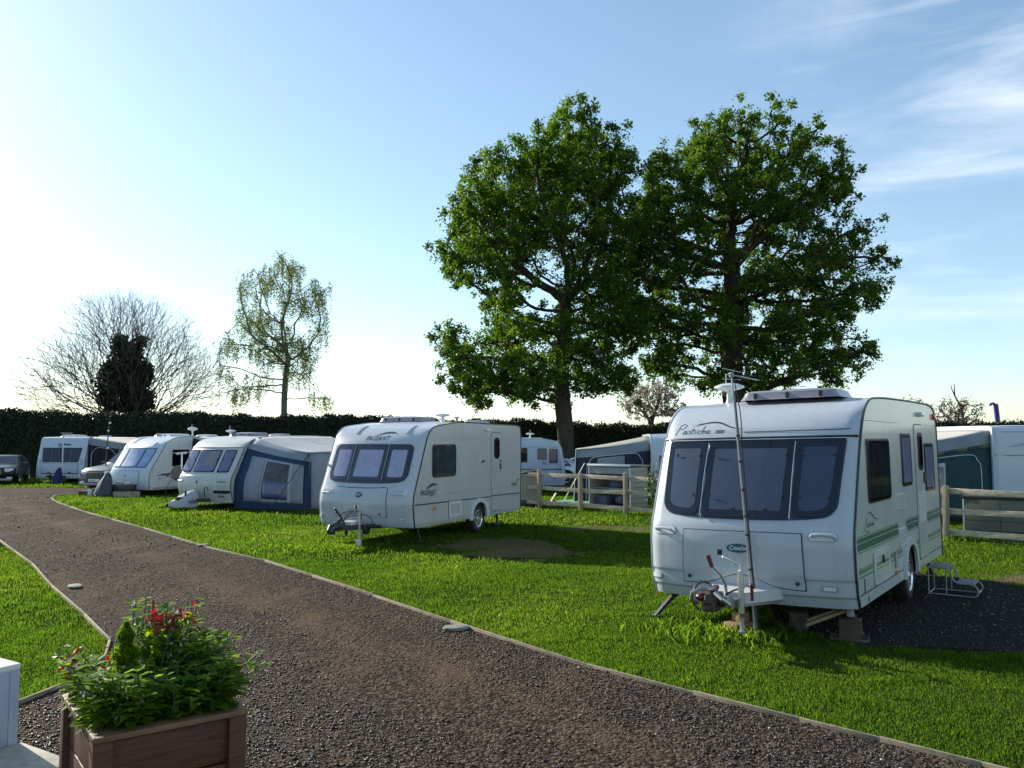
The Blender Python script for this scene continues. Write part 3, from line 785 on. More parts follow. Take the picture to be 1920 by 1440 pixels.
# ================= plain caravans further back
def back_van(label, loc, yaw, L, W, front, roof, rear, bow, mats, arch=None, zw=(1.7, 2.1)):
    t = thing('caravan', label, 'caravan', loc, -yaw)
    v = Van(t, L, W, front, roof, rear, bow, mats[0], mats[1], arch, zw=zw)
    if arch:
        for sg in (1, -1):
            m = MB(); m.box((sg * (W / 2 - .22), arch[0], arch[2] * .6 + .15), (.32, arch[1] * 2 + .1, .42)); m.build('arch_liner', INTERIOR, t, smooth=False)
            v.wheel(arch[0], .29, .18, sg, 6)
    m = MB()
    for sg in (-1, 1): m.bar((sg * .5, .2, .22), (sg * .5, L - .2, .22), .05, .10)
    m.build('chassis', DARK, t)
    return t, v

def boxy_caravan():
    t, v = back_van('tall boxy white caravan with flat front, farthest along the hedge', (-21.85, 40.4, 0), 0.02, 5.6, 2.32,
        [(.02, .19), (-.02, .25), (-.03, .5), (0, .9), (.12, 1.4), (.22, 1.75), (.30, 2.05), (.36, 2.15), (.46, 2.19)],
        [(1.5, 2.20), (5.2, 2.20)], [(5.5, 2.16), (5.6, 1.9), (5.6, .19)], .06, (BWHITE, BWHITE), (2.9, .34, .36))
    v.front_window((-.88, -.45), (-.96, -.49), .98, 1.68, .02, .03, DIMC, fr=.05)
    v.front_window((-.43, .43), (-.47, .47), .98, 1.68, .02, .02, DIMC, fr=.06)
    v.front_window((.45, .88), (.49, .96), .98, 1.68, .02, .03, DIMC, fr=.05)
    v.patch(MB(), (-.90, .90), (-.90, .90), .42, .93, .005, .02).build('lid_gap', DARK, t)
    lid = v.patch(MB(), (-.88, .88), (-.88, .88), .46, .92, .012, .02).build('locker_lid', BWHITE2, t)
    m = MB()
    for x in (-.5, .5): m.box(v.F(x, .50, .02), (.1, .03, .05), bev=.008)
    m.build('lid_catch', DARK, lid)
    for x in (-1.02, 1.0): MB().tube([v.F(x - .07, 1.12, 0), v.F(x - .06, 1.12, .05), v.F(x + .05, 1.10, .05), v.F(x + .05, .90, .03), v.F(x + .04, .88, 0)], .015, 6).build('grab_handle', GREYPL, t)
    m = MB(); v.text_front(m, text2d('Coachman', .15, .1, .006), -.28, 1.80, .012); v.text_front(m, text2d('caravans', .07, 0, .003), -.20, 1.72, .012); m.build('lettering', INK, t, smooth=False)
    v.rooflight(-.05, 1.2, 1.0, .7, .09, mat=WHITE); v.rooflight(.5, 3.2, .5, .5, .06, mat=WHITE, clips=0)
    m = MB()
    for z in (2.08, 1.97): m.box((-1.18, .42, z), (.06, .05, .05), bev=.01)
    m.build('marker_light', REDLENS, t)
    v.steady(-.8, .3, .2, (-.1, -.12), ALU); v.steady(.8, .3, .2, (.25, -.3), ALU)
    m = MB()
    for sg in (-1, 1): m.bar((sg * .4, .1, .28), (sg * .04, -.9, .30), .05, .09)
    m.tube([(0, -.85, .02), (0, -.85, .5)], .03, 8); m.box((0, -1.0, .36), (.12, .3, .1), bev=.02); m.build('coupling', DARK, t)
    return t, v

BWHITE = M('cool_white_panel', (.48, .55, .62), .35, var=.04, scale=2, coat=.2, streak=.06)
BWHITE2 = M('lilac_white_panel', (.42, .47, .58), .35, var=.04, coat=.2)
DIMC = M('dark_curtain', (.11, .12, .17), .85, var=.35, scale=5, stretch=(4, 4, .4))  # dark blue-grey curtain
BLUEBL = M('blue_silver_screen', (.36, .50, .72), .55, var=.18, scale=4)

def sleek_caravan():
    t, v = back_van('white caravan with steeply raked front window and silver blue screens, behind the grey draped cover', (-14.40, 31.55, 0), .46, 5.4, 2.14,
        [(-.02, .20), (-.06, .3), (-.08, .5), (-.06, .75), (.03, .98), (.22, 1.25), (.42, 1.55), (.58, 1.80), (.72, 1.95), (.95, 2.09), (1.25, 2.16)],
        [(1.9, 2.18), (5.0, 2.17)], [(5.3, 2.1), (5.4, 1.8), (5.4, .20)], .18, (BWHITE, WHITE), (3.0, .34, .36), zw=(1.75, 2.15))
    for xb, xt in (((-.86, -.44), (-.90, -.46)), ((-.41, .41), (-.43, .43)), ((.44, .86), (.46, .90))):
        v.front_window(xb, xt, 1.02, 1.74, .02, .03, BLUEBL, fr=.03, glass=GLASSL)
    v.patch(MB(), (-.72, .72), (-.70, .70), .36, .90, .004, .05, lo=lambda a: .36 + .10 * math.exp(-(a / .45) ** 2)).build('lid_gap', LINE, t)
    v.patch(MB(), (-.70, .70), (-.68, .68), .38, .885, .010, .05, lo=lambda a: .38 + .10 * math.exp(-(a / .45) ** 2)).build('locker_lid', BWHITE, t)
    b = MB(); b.prism([v.F(.06 + .04 * math.cos(a), .72 + .04 * math.sin(a), .012) for a in np.linspace(0, 6.283, 16, False)], (0, -.006, 0)); b.build('badge', TEAL, t, smooth=False)
    m = MB(); v.text_front(m, text2d('ELDDIS', .085, 0, .004), -.20, 1.83, .012); m.build('lettering', PALEINK, t, smooth=False)
    m = MB(); m.tube([v.F(.62, 1.86, .01), v.F(.66, 1.95, .015)], .022, 6); m.build('grab_handle', WHITE, t)
    m = MB(); m.tube([v.F(-.62, z, .004) for z in np.linspace(1.85, 2.14, 8)], .016, 5); m.build('roof_seam', DARK, t)
    v.side_window(.95, 1.75, 1.05, 1.68, INTERIOR)
    m = MB()
    m.prism([v.S(y, z, .006) for y, z in ((.18, .70), (.55, .78), (.95, .80), (1.35, .92), (1.7, 1.0), (1.55, .78), (1.0, .74))], (.003, 0, 0)); m.build('side_decal', INK, t, smooth=False)
    v.plate(MB(), .36, .44, .58, .62, .01, .015, 1, .003).build('side_reflector', DARK, t)
    m = MB(); m.bar(v.S(.1, .24, .006), v.S(5.2, .24, .006), .02, .10); m.build('skirt_rail', GREYPL, t)
    v.rooflight(.05, 1.85, 1.15, .8, .09, mat=WHITE); v.rooflight(.5, 3.2, .8, .5, .07, mat=WHITE, clips=0)
    v.aerial(.65, 2.3, .30, .20)
    m = MB(); m.tube([(-.28, 1.45, 2.15), (-.28, 1.45, 2.30)], .03, 8); m.box((-.28, 1.45, 2.31), (.12, .12, .02), bev=.006); m.build('flue_cowl', GREYPL, t)
    m = MB()
    for sg in (-1, 1): m.bar((sg * .4, .1, .26), (sg * .04, -.95, .28), .05, .09)
    m.box((0, -1.05, .34), (.12, .3, .1), bev=.02); m.build('coupling', DARK, t)
    return t, v

def flat_window_caravan():
    t, v = back_van('older cream white caravan with three separate sloping front windows, blue awning on its side', (-9.30, 25.42, 0), .44, 5.0, 2.10,
        [(.05, .17), (.0, .3), (-.07, .52), (-.09, .72), (-.05, .92), (.02, 1.03), (.18, 1.3), (.34, 1.58), (.47, 1.80), (.56, 1.88), (.68, 1.98), (.84, 2.06), (1.05, 2.12)],
        [(1.7, 2.16), (4.6, 2.17)], [(4.9, 2.1), (5.0, 1.8), (5.0, .17)], .13, (CREAMW, CREAMW), (2.8, .34, .34), zw=(1.75, 2.1))
    for xb, xt, mt in (((-.93, -.53), (-.93, -.53), CURTAIN), ((-.42, .40), (-.42, .40), CURTAIN), ((.51, .91), (.51, .91), CURTAIN)):
        w = v.front_window(xb, xt, 1.07, 1.74, .03, .03, mt, fr=.035, glass=GLASS)
        if xb[0] == -.42:
            v.patch(MB(), (-.10, .30), (-.06, .32), 1.28, 1.69, .019, .01).build('window_card', CREAMBOARD, w)  # cream card behind the middle pane
        m = MB()
        for x in (xb[0] + .05, xb[1] - .05):
            for z in (1.10, 1.45): m.box(v.F(x, z, .03), (.03, .02, .04), bev=.006)
        m.build('window_stay', DARK, w)
    MB().tube([v.F(x, 1.81, .008) for x in np.linspace(-1.03, 1.03, 13)], .010, 6).build('rain_gutter', DARK, t)
    v.patch(MB(), (-.72, .62), (-.72, .62), .34, .98, .004, .02).build('lid_gap', M_RECESS, t)
    v.patch(MB(), (-.71, .61), (-.71, .61), .35, .97, .009, .02).build('locker_lid', CREAMW, t)
    b = MB(); b.prism([v.F(-.12 + x, .78 + z, .014) for x, z in rr(-.03, .03, -.045, .045, .015)], (0, -.004, 0)); b.build('badge', INK, t, smooth=False)
    for x in (-.86, .80): MB().tube([v.F(x - .13, .80, 0), v.F(x - .1, .81, .03), v.F(x + .1, .81, .03), v.F(x + .13, .80, 0)], .018, 6).build('grab_handle', GREYPL, t)
    v.patch(MB(), (.52, 1.02), (.52, 1.02), .455, .545, .012, .01).build('bumper_light', DARK, t)
    m = MB(); v.text_front(m, text2d('PLUS', .085, .1, .003), .66, .34, .012); m.build('lettering', INK, t, smooth=False)
    v.rooflight(.1, 1.7, 1.0, .75, .10, mat=SMOKE); v.rooflight(-.3, 3.6, .6, .5, .07, mat=GREYPL, clips=0)
    v.aerial(-.42, 1.4, .17, .16)
    m = MB()
    for sg in (-1, 1): m.bar((sg * .4, .1, .24), (sg * .04, -.95, .28), .05, .09)
    m.tube([(.05, -.85, .03), (.05, -.85, .55)], .03, 8); m.box((0, -1.0, .33), (.12, .3, .1), bev=.02)
    m.tube(catmull([(.3, -.35, .35), (.32, -.4, .6), (.42, -.4, .64), (.48, -.4, .55)], 4), .014, 6); m.build('coupling', DARK, t)
    v.steady(-.2, -.5, .25, (-.75, -.25), DARK)
    return t, v
CREAMW = M('weathered_cream_white', (.50, .53, .50), .4, var=.08, scale=3, coat=.15, streak=.35, streakcol=(.38, .40, .33))

def far_caravan():
    """Side-on caravan behind the fence."""
    t, v = back_van('pale blue grey caravan seen side on beyond the fence, blue line along its waist', (2.02, 34.6, 0), -math.pi / 2, 5.4, 2.2,
        [(.0, .24), (-.02, .4), (-.01, .8), (.02, 1.1), (.08, 1.5), (.13, 1.74), (.17, 1.86), (.26, 1.97), (.42, 2.04), (.75, 2.10)],
        [(1.2, 2.12), (4.9, 2.13)], [(5.3, 2.08), (5.4, 1.8), (5.4, .24)], .10, (BLUEWHITE, BLUEWHITE), (3.0, .34, .36))
    for y0, y1, z0, z1 in ((.19, .53, 1.12, 1.70), (.62, 1.0, 1.26, 1.72), (1.40, 1.9, 1.15, 1.74)):
        v.side_window(y0, y1, z0, z1, CURTAIN if y0 < 1 else DIMC, -1, r=.03, fr=.04)
    for y0, y1 in ((.0, .70), (.70, 4.0)):
        v.plate(MB(), .17 if y0 == 0 else y0 + .01, y1, 1.775, 2.02, .01, .004, -1, .003).build('roof_side_band', BLUEWHITE if y0 == 0 else BLUEBAND, t)
    v.stripe(.08, 5.3, 1.755, 1.772, GREYPL, 'rail_line', -1); v.stripe(-.0, 5.3, .855, .895, NAVY, 'waist_stripe', -1); v.stripe(.0, 5.3, .36, .38, GREYPL, 'skirt_line', -1)
    v.plate(MB(), .64, .80, 1.07, 1.20, .01, .008, -1, .003).build('vent_grille', GREYPL, t)
    v.plate(MB(), .27, .32, .49, .55, .01, .012, -1, .003).build('side_reflector', DARK, t)
    v.aerial(-.6, 1.28, .17, .17)
    v.steady(-.9, .7, .25, (-.05, .3), DARK); v.steady(-.9, 4.6, .25, (-.05, .3), DARK)
    return t, v
BLUEBAND = M('blue_band', (.40, .55, .70), .35, var=.05, coat=.2)

def right_end_caravan():
    t, v = back_van('flat white caravan end standing beside the green awning, under the purple pipe', (13.35, 21.2, 0), -.05, 5.0, 2.3,
        [(.0, .30), (-.01, .6), (-.01, 1.2), (0, 1.8), (.01, 2.18), (.025, 2.30), (.06, 2.36)],
        [(.6, 2.40), (4.6, 2.40)], [(4.95, 2.3), (5.0, 1.8), (5.0, .30)], .03, (BWHITE, BWHITE), (2.7, .34, .36), zw=(2.2, 2.4))
    MB().tube([v.F(x, 1.66, .006) for x in np.linspace(-1.12, 1.12, 9)], .012, 5).build('seam_rail', GREYPL, t)
    MB().tube([v.F(x, 2.25, .006) for x in np.linspace(-1.12, 1.12, 9)], .009, 5).build('gutter', GREYPL, t)
    m = MB(); stroke(m, [(-.85, 1.86), (-.5, 1.92), (-.1, 1.97), (.6, 2.05)], .07, lambda x, z: v.F(x, z, .006), taper=True); m.build('swoosh_decal', GREYBLUE, t, smooth=False)
    m = MB(); m.tube([(0, .3, 2.4), (0, .3, 2.46)], .015, 6); m.build('roof_marker', WHITE, t)
    m = MB(); m.box((-1.155, .0, 1.98), (.045, .06, .78), bev=.012); m.build('sunlit_corner', WHITE, t)  # sunlight on the left edge, put in as a white strip
    return t, v
GREYBLUE = M('grey_blue_decal', (.30, .38, .46), .4, var=.1)

def rear_end_caravan():
    """Mostly hidden behind the near caravan: its rear corner with a red marker."""
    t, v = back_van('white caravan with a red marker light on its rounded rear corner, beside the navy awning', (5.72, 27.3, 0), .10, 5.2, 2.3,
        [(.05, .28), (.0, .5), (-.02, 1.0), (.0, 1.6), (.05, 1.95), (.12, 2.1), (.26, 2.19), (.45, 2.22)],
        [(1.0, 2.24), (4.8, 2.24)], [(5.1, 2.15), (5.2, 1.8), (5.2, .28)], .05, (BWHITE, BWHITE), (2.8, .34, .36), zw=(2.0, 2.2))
    v.front_window((-.9, .9), (-.9, .9), 1.05, 1.55, .06, .06, DIMC, fr=.05)
    m = MB(); m.box((-1.17, .12, 1.88), (.05, .06, .1), bev=.012); m.build('marker_light', REDLENS, t)
    return t, v

# ------------------------------------------------------------------ awnings
def awning(name, label, van, sg, y0, y1, wid, zrail, zeave, mats, opts):
    """Fabric awning on one side of a caravan; its gable end looks towards the caravan's front. Built in the caravan's own frame, but a thing of its own."""
    roofm, hoodm, framem, panelm, winm, valm = mats
    root = van.root
    t = thing(name, label, 'awning', root.location, root.rotation_euler.z)
    W = van.W / 2
    # left edge: the caravan's own edge, from the ground to the rail
    edge = opts.get('edge') or [(y0, 0.0), (y0, zrail * .55), (y0 + .02, zrail * .9), (y0 + .06, zrail)]
    ez = [p[1] for p in edge]; ey = [p[0] for p in edge]
    yc = opts.get('yc', y0)
    def G(a, b, off=0.):
        zl = zrail * b; yl = float(np.interp(zl, ez, ey))
        zr = zeave * b; x = W + .02 + a * (wid - (.06 * b))
        sag = -.05 * math.sin(math.pi * a) * b if b > .83 else 0
        return Vector((sg * x, lerp(yl, yc + .05 * b, a) - off, lerp(zl, zr, a) + sag))
    def panel(a0, a1, b0, b1, off, mat, nm, parent=t, n=8, wob=.0):
        mb = MB()
        rows = []
        for i in range(n + 1):
            b = lerp(b0, b1, i / n)
            rows.append([G(lerp(a0, a1, j / n), b, off + wob * math.sin(7 * j + 3 * i)) for j in range(n + 1)])
        V = mb.grid(rows)
        o = mb.build(nm, mat, parent, angle=60)
        md = o.modifiers.new('thickness', 'SOLIDIFY'); md.thickness = .006
        return o
    panel(0, 1, 0, .85, 0, framem, 'gable_wall', wob=.004, n=12)
    panel(0, 1, .845, 1, .015, hoodm, 'gable_hood', n=10, wob=.003)
    for k, (nm, a0, a1, b0, b1, mt) in enumerate(opts.get('panels', [])):
        panel(a0, a1, b0, b1, .012 + .013 * k, mt, nm, wob=.003)
    if valm: panel(0, 1, -.0, opts.get('valance', .12), .03, valm, 'mud_valance', wob=.008)
    # roof sheet
    rows = []
    n = 12
    for i in range(n + 1):
        tt = i / n
        y = lerp(y0 + .03, y1, tt)
        zr = min(van.ztop(y) - .02, zrail + opts.get('rise', .08) * min(tt * 6, 1))
        row = []
        for j in range(n + 1):
            a = j / n
            x = W + .0 + a * (wid - .02)
            z = lerp(zr, zeave + .01, a) - .05 * math.sin(math.pi * a) * (.4 + .6 * abs(math.cos(math.pi * tt * 2)))
            yy = y if i else float(np.interp(zrail, ez, ey)) * (1 - a) + a * (yc - .02)
            row.append((sg * x, yy, z + .006))
        rows.append(row)
    mb = MB(); mb.grid(rows); o = mb.build('roof_sheet', roofm, t, angle=70)
    md = o.modifiers.new('thickness', 'SOLIDIFY'); md.thickness = .008
    # outer long wall and back wall
    X = W + wid
    mb = MB(); mb.grid([[(sg * (X + .0 - .06 * b + .03 * math.sin(9 * y)), y, zeave * b) for y in np.linspace(yc + .02, y1, 10)] for b in np.linspace(0, 1, 6)])
    o = mb.build('front_wall', opts.get('sidem', framem), t, angle=60); md = o.modifiers.new('thickness', 'SOLIDIFY'); md.thickness = .006
    mb = MB(); mb.grid([[(sg * x, y1, lerp(zrail, zeave, (x - W) / wid) * b) for x in np.linspace(W + .02, X - .05, 6)] for b in (0, .5, 1)])
    o = mb.build('back_wall', framem, t); md = o.modifiers.new('thickness', 'SOLIDIFY'); md.thickness = .006
    if opts.get('post'):
        MB().tube([G(1, 0, .03), G(1, .5, .03), G(1, 1, .02)], .016, 6).build('corner_pole', opts['post'], t)
    if opts.get('piping'):
        a0, a1, bt = opts['piping']
        pts = [G(a0, .02, .02), G(a0, bt * .75, .02), G(a0 + .03, bt * .9, .02), G(a0 + .10, bt, .02), G((a0 + a1) / 2, bt * 1.01, .02), G(a1 - .10, bt, .02), G(a1 - .03, bt * .9, .02), G(a1, bt * .75, .02), G(a1, .02, .02)]
        MB().tube(catmull(pts, 5), .009, 5).build('door_piping', PALEINK, t)
    if opts.get('scallop'):
        for k in range(9):
            panel(k / 9 + .005, (k + 1) / 9 - .005, .815, .862, .022 + .002 * (k % 2), opts['scallop'][k % 2], 'scallop', n=3)
    if opts.get('strap'):
        (a0, b0), (a1, b1) = opts['strap']
        MB().bar(G(a0, b0, .05), G(a1, b1, .35), .085, .01).build('storm_strap', DARK, t)
    return t

# ------------------------------------------------------------------ cars
def car(name, label, loc, yaw, st, wheels, paint, L, opts):
    """st: stations (y, zbottom, zbelt, ztop, half width at belt, half width at top) from the nose to the tail."""
    t = thing(name, label, 'car', loc, -yaw)
    mb = MB(); rows = []
    for y, zb, zl, zt, wb, wt in st:
        half = [(0, zb), (wb * .86, zb), (wb * .98, zb + .10), (wb, lerp(zb, zl, .55)), (wb * .985, zl - .06), (wb * .955, zl), (lerp(wb * .955, wt, .5) + .01, lerp(zl, zt, .5)), (wt, zt - .05), (wt - .07, zt - .012), (wt * .5, zt + .008), (0, zt + .012)]
        row = [(x, y, z) for x, z in half] + [(-x, y, z) for x, z in half[::-1][1:]]
        rows.append(row)
    mb.grid(rows)
    for rw in (rows[0], rows[-1]):
        vs = [mb.bm.verts.new(p) for p in rw[:-1]]
        mb.bm.faces.new(vs)
    bmesh.ops.remove_doubles(mb.bm, verts=mb.bm.verts, dist=.0005)
    mb.build('body', paint, t, angle=45)
    def at(y, f, sg):   # point on the flank glass: f 0 belt .. 1 roof edge
        ys = [s[0] for s in st]
        zl = np.interp(y, ys, [s[2] for s in st]); zt = np.interp(y, ys, [s[3] for s in st]) - .05
        wb = np.interp(y, ys, [s[4] for s in st]) * .955; wt = np.interp(y, ys, [s[5] for s in st])
        return Vector((sg * (lerp(wb, wt, f) + .012), y, lerp(zl, zt, f)))
    for sg in (-1, 1):
        for pts in opts['side']:
            m = MB(); m.face([at(y, f, sg) for y, f in pts]); o = m.build('side_glass', CARGLASS_D, t, smooth=False)
            md = o.modifiers.new('thickness', 'SOLIDIFY'); md.thickness = .012
    for nm, (ya, yb) in opts['ends']:
        A = st[ya]; B = st[yb]
        d = .012
        sgn = -1 if ya < yb else 1
        m = MB(); rws = []
        for k in range(7):
            f = .08 + .84 * k / 6
            y = lerp(A[0], B[0], f); z = lerp(A[3], B[3], f) + .02; w = lerp(A[5], B[5], f) * .93 - .03
            rws.append([(w * u, y + sgn * d - .05 * sgn * (-1) * (u * u) * 0, z + .008 * (1 - u * u)) for u in (-1, -.7, -.35, 0, .35, .7, 1)])
        m.grid(rws); m.build(nm, CARGLASS_D, t)
    for y in wheels:
        for sg in (-1, 1):
            w = thing_part('wheel', t); r = opts.get('r', .33)
            w.location = (sg * (opts['hw'] - .10), y, r)
            wheel_parts(w, r, .21, sg, 5)
            m = MB(); m.tube([(sg * (opts['hw'] + .004), y + (r + .06) * math.cos(a), r + .02 + (r + .06) * math.sin(a)) for a in np.linspace(.02, math.pi - .02, 14)], .035, 5); m.build('wheel_arch', DARK, t)
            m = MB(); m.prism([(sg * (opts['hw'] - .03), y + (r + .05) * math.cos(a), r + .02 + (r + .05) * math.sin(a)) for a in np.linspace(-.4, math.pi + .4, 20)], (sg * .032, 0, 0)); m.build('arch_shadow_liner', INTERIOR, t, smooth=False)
    for fn in opts.get('extra', []): fn(t)
    return t

CARGLASS_D = M('dark_car_glass', (.03, .04, .045), .05, var=.3, coat=.8)
PAINT_DK = M('dark_green_paint', (.010, .020, .022), .35, var=.12, coat=.25, spec=.25)
PAINT_GR = M('graphite_paint', (.055, .057, .065), .3, var=.06, coat=.5)
PAINT_SV = M('silver_blue_paint', (.50, .55, .62), .3, metal=.3, var=.06, coat=.7)
CHROME = M('chrome', (.7, .71, .73), .12, metal=1, var=.05)
PLATEM = M('number_plate', (.75, .76, .76), .4, var=.05)

def front_face(t, hw, zg, plate, grillew=.5):
    m = MB(); m.box((0, -.02, zg), (grillew * 2, .06, .24), bev=.03); g = m.build('grille', DARK, t)
    m = MB()
    for k in range(4): m.box((0, -.055, zg - .08 + .05 * k), (grillew * 1.8, .012, .012))
    m.build('grille_bar', CHROME, g, smooth=False)
    for sg in (-1, 1):
        m = MB(); m.box((sg * (hw - .25), .07, zg + .09), (.38, .14, .15), (0, 0, sg * .35), bev=.04); h = m.build('headlight', LENS, t)
        m = MB(); m.box((sg * (hw - .22), .02, zg - .26), (.24, .08, .09), (0, 0, sg * .25), bev=.03); m.build('fog_light', LENS, t)
    m = MB(); m.box((0, -.07, zg - .19), (.52, .015, .115), bev=.004); p = m.build('number_plate', PLATEM, t)
    m = MB(); put_text(m, text2d(plate, .095, 0, .002), lambda a, b: Vector((-.21 + a * .82, -.0785, zg - .223 + b))); m.build('plate_lettering', INK, p, smooth=False)
    m = MB(); m.box((0, -.03, zg - .33), (hw * 1.7, .08, .10), bev=.03); m.build('bumper', GREYPL, t)

def mirrors(y, z, hw):
    def f(t):
        for sg in (-1, 1):
            m = MB(); m.box((sg * (hw + .12), y, z), (.20, .13, .13), bev=.04); m.build('wing_mirror', t.children[0].data.materials[0], t)
    return f

SUV = [(.0, .34, .62, .66, .78, .74), (.06, .28, .78, .82, .86, .80), (.30, .24, .92, .95, .91, .84), (.95, .24, 1.0, 1.03, .93, .82), (1.30, .24, 1.03, 1.08, .94, .80), (1.95, .24, 1.04, 1.58, .94, .66), (2.6, .24, 1.05, 1.64, .94, .66), (3.6, .24, 1.07, 1.62, .93, .65), (4.15, .26, 1.08, 1.48, .90, .62), (4.45, .32, .98, 1.05, .86, .72), (4.55, .45, .8, .85, .82, .74)]
def side_glass_of(a=1.45, b=4.1):
    return [[(a + .15, .10), (2.55, .08), (2.55, .93), (a + .52, .90)], [(2.64, .08), (3.45, .08), (3.45, .92), (2.64, .93)], [(3.53, .08), (b - .05, .12), (b - .25, .85), (3.53, .91)]]

def lowered(st, k): return [(y, zb, lerp(.25, zl, k), lerp(.25, zt, k), wb, wt) for y, zb, zl, zt, wb, wt in st]

def build_cars():
    car('parked_car', 'dark green estate car half in view at the hedge, facing the gravel', (-24.05, 38.7, 0), -.38, lowered(SUV, .77), (.85, 3.55), PAINT_DK, 4.55,
        dict(hw=.93, r=.30, side=side_glass_of(), ends=[('windscreen', (4, 5)), ('rear_window', (9, 8))], extra=[lambda t: front_face(t, .86, .55, 'P521 KWD', .36), mirrors(1.55, .90, .93)]))
    car('parked_car', 'graphite grey sports utility car parked nose out behind the silver screened caravan', (-16.35, 32.75, 0), .30, SUV, (.9, 3.6), PAINT_GR, 4.55,
        dict(hw=.93, r=.35, side=side_glass_of(), ends=[('windscreen', (4, 5)), ('rear_window', (9, 8))], extra=[lambda t: front_face(t, .86, .66, 'A16 AUD', .40), mirrors(1.5, 1.10, .93)]))
    def tail(t):
        m = MB(); m.box((0, 4.18, 1.20), (1.0, .22, .04), (.15, 0, 0), bev=.012); m.build('roof_spoiler', PALEINK, t)
        for sg in (-1, 1):
            m = MB(); m.box((sg * .78, 4.46, .62), (.14, .12, .26), bev=.03); m.build('tail_light', REDLENS, t)
        m = MB(); m.box((0, 4.53, .42), (1.6, .10, .18), bev=.03); m.build('bumper', GREYPL, t)
    car('parked_car', 'silver blue hatchback seen from its side beneath the left oak', (-1.35, 38.6, 0), -math.pi / 2 + math.pi, lowered(SUV, .72), (.9, 3.78), PAINT_SV, 4.55,
        dict(hw=.93, r=.31, side=side_glass_of(), ends=[('windscreen', (4, 5)), ('rear_window', (9, 8))], extra=[tail]))

# ------------------------------------------------------------------ fence and stores
WOOD = M('weathered_rail_wood', (.52, .44, .32), .85, var=.35, scale=8, stretch=(1, 1, 6), bump=.3, bscale=40)
POSTW = M('post_wood', (.31, .26, .18), .85, var=.3, scale=7, stretch=(4, 4, .5), bump=.3, bscale=40)
OLDWOOD = M('old_grey_timber', (.085, .068, .05), .9, var=.4, scale=10, bump=.4)
BEIGEPL = M('beige_store_plastic', (.36, .32, .24), .6, var=.08)
OLIVEPL = M('olive_grey_store_plastic', (.145, .15, .125), .6, var=.08)
BLACKPL = M('black_lid_plastic', (.03, .031, .034), .5, var=.15)

def build_fence():
    a = Vector((3.14, 23.07, 0)); b = Vector((8.91, 17.19, 0))
    st = (b - a) / 5
    posts = [a + st * k for k in range(-3, 7)]
    d = st.normalized(); nrm = Vector((-d.y, d.x, 0))           # away from the camera
    if nrm.y < 0: nrm = -nrm
    rz = math.atan2(d.y, d.x)
    t = thing('post_and_rail_fence', 'weathered timber post and rail fence with three rails, running behind the near caravan', 'fence', posts[0], 0)
    o = posts[0]
    for i, p in enumerate(posts):
        h = 1.12 + .04 * math.sin(i * 2.3)
        m = MB(); m.box(p - o + Vector((0, 0, h / 2 - .05)), (.10, .115, h + .1), (0, .012 * math.sin(i * 1.7), rz), bev=.01)
        m.build('post', POSTW, t)
    for i in range(len(posts) - 1):
        for z in (.985, .585, .155):
            p = posts[i] - o + nrm * .085; q = posts[i + 1] - o + nrm * .085
            dz = .012 * math.sin(i * 3 + z * 9)
            m = MB(); m.bar(p + Vector((0, 0, z + dz)) - d * .02, q + Vector((0, 0, z - dz)) - d * .02 - d * .0, .04, .115, bev=.006); m.build('rail', WOOD, t)
    return d, nrm

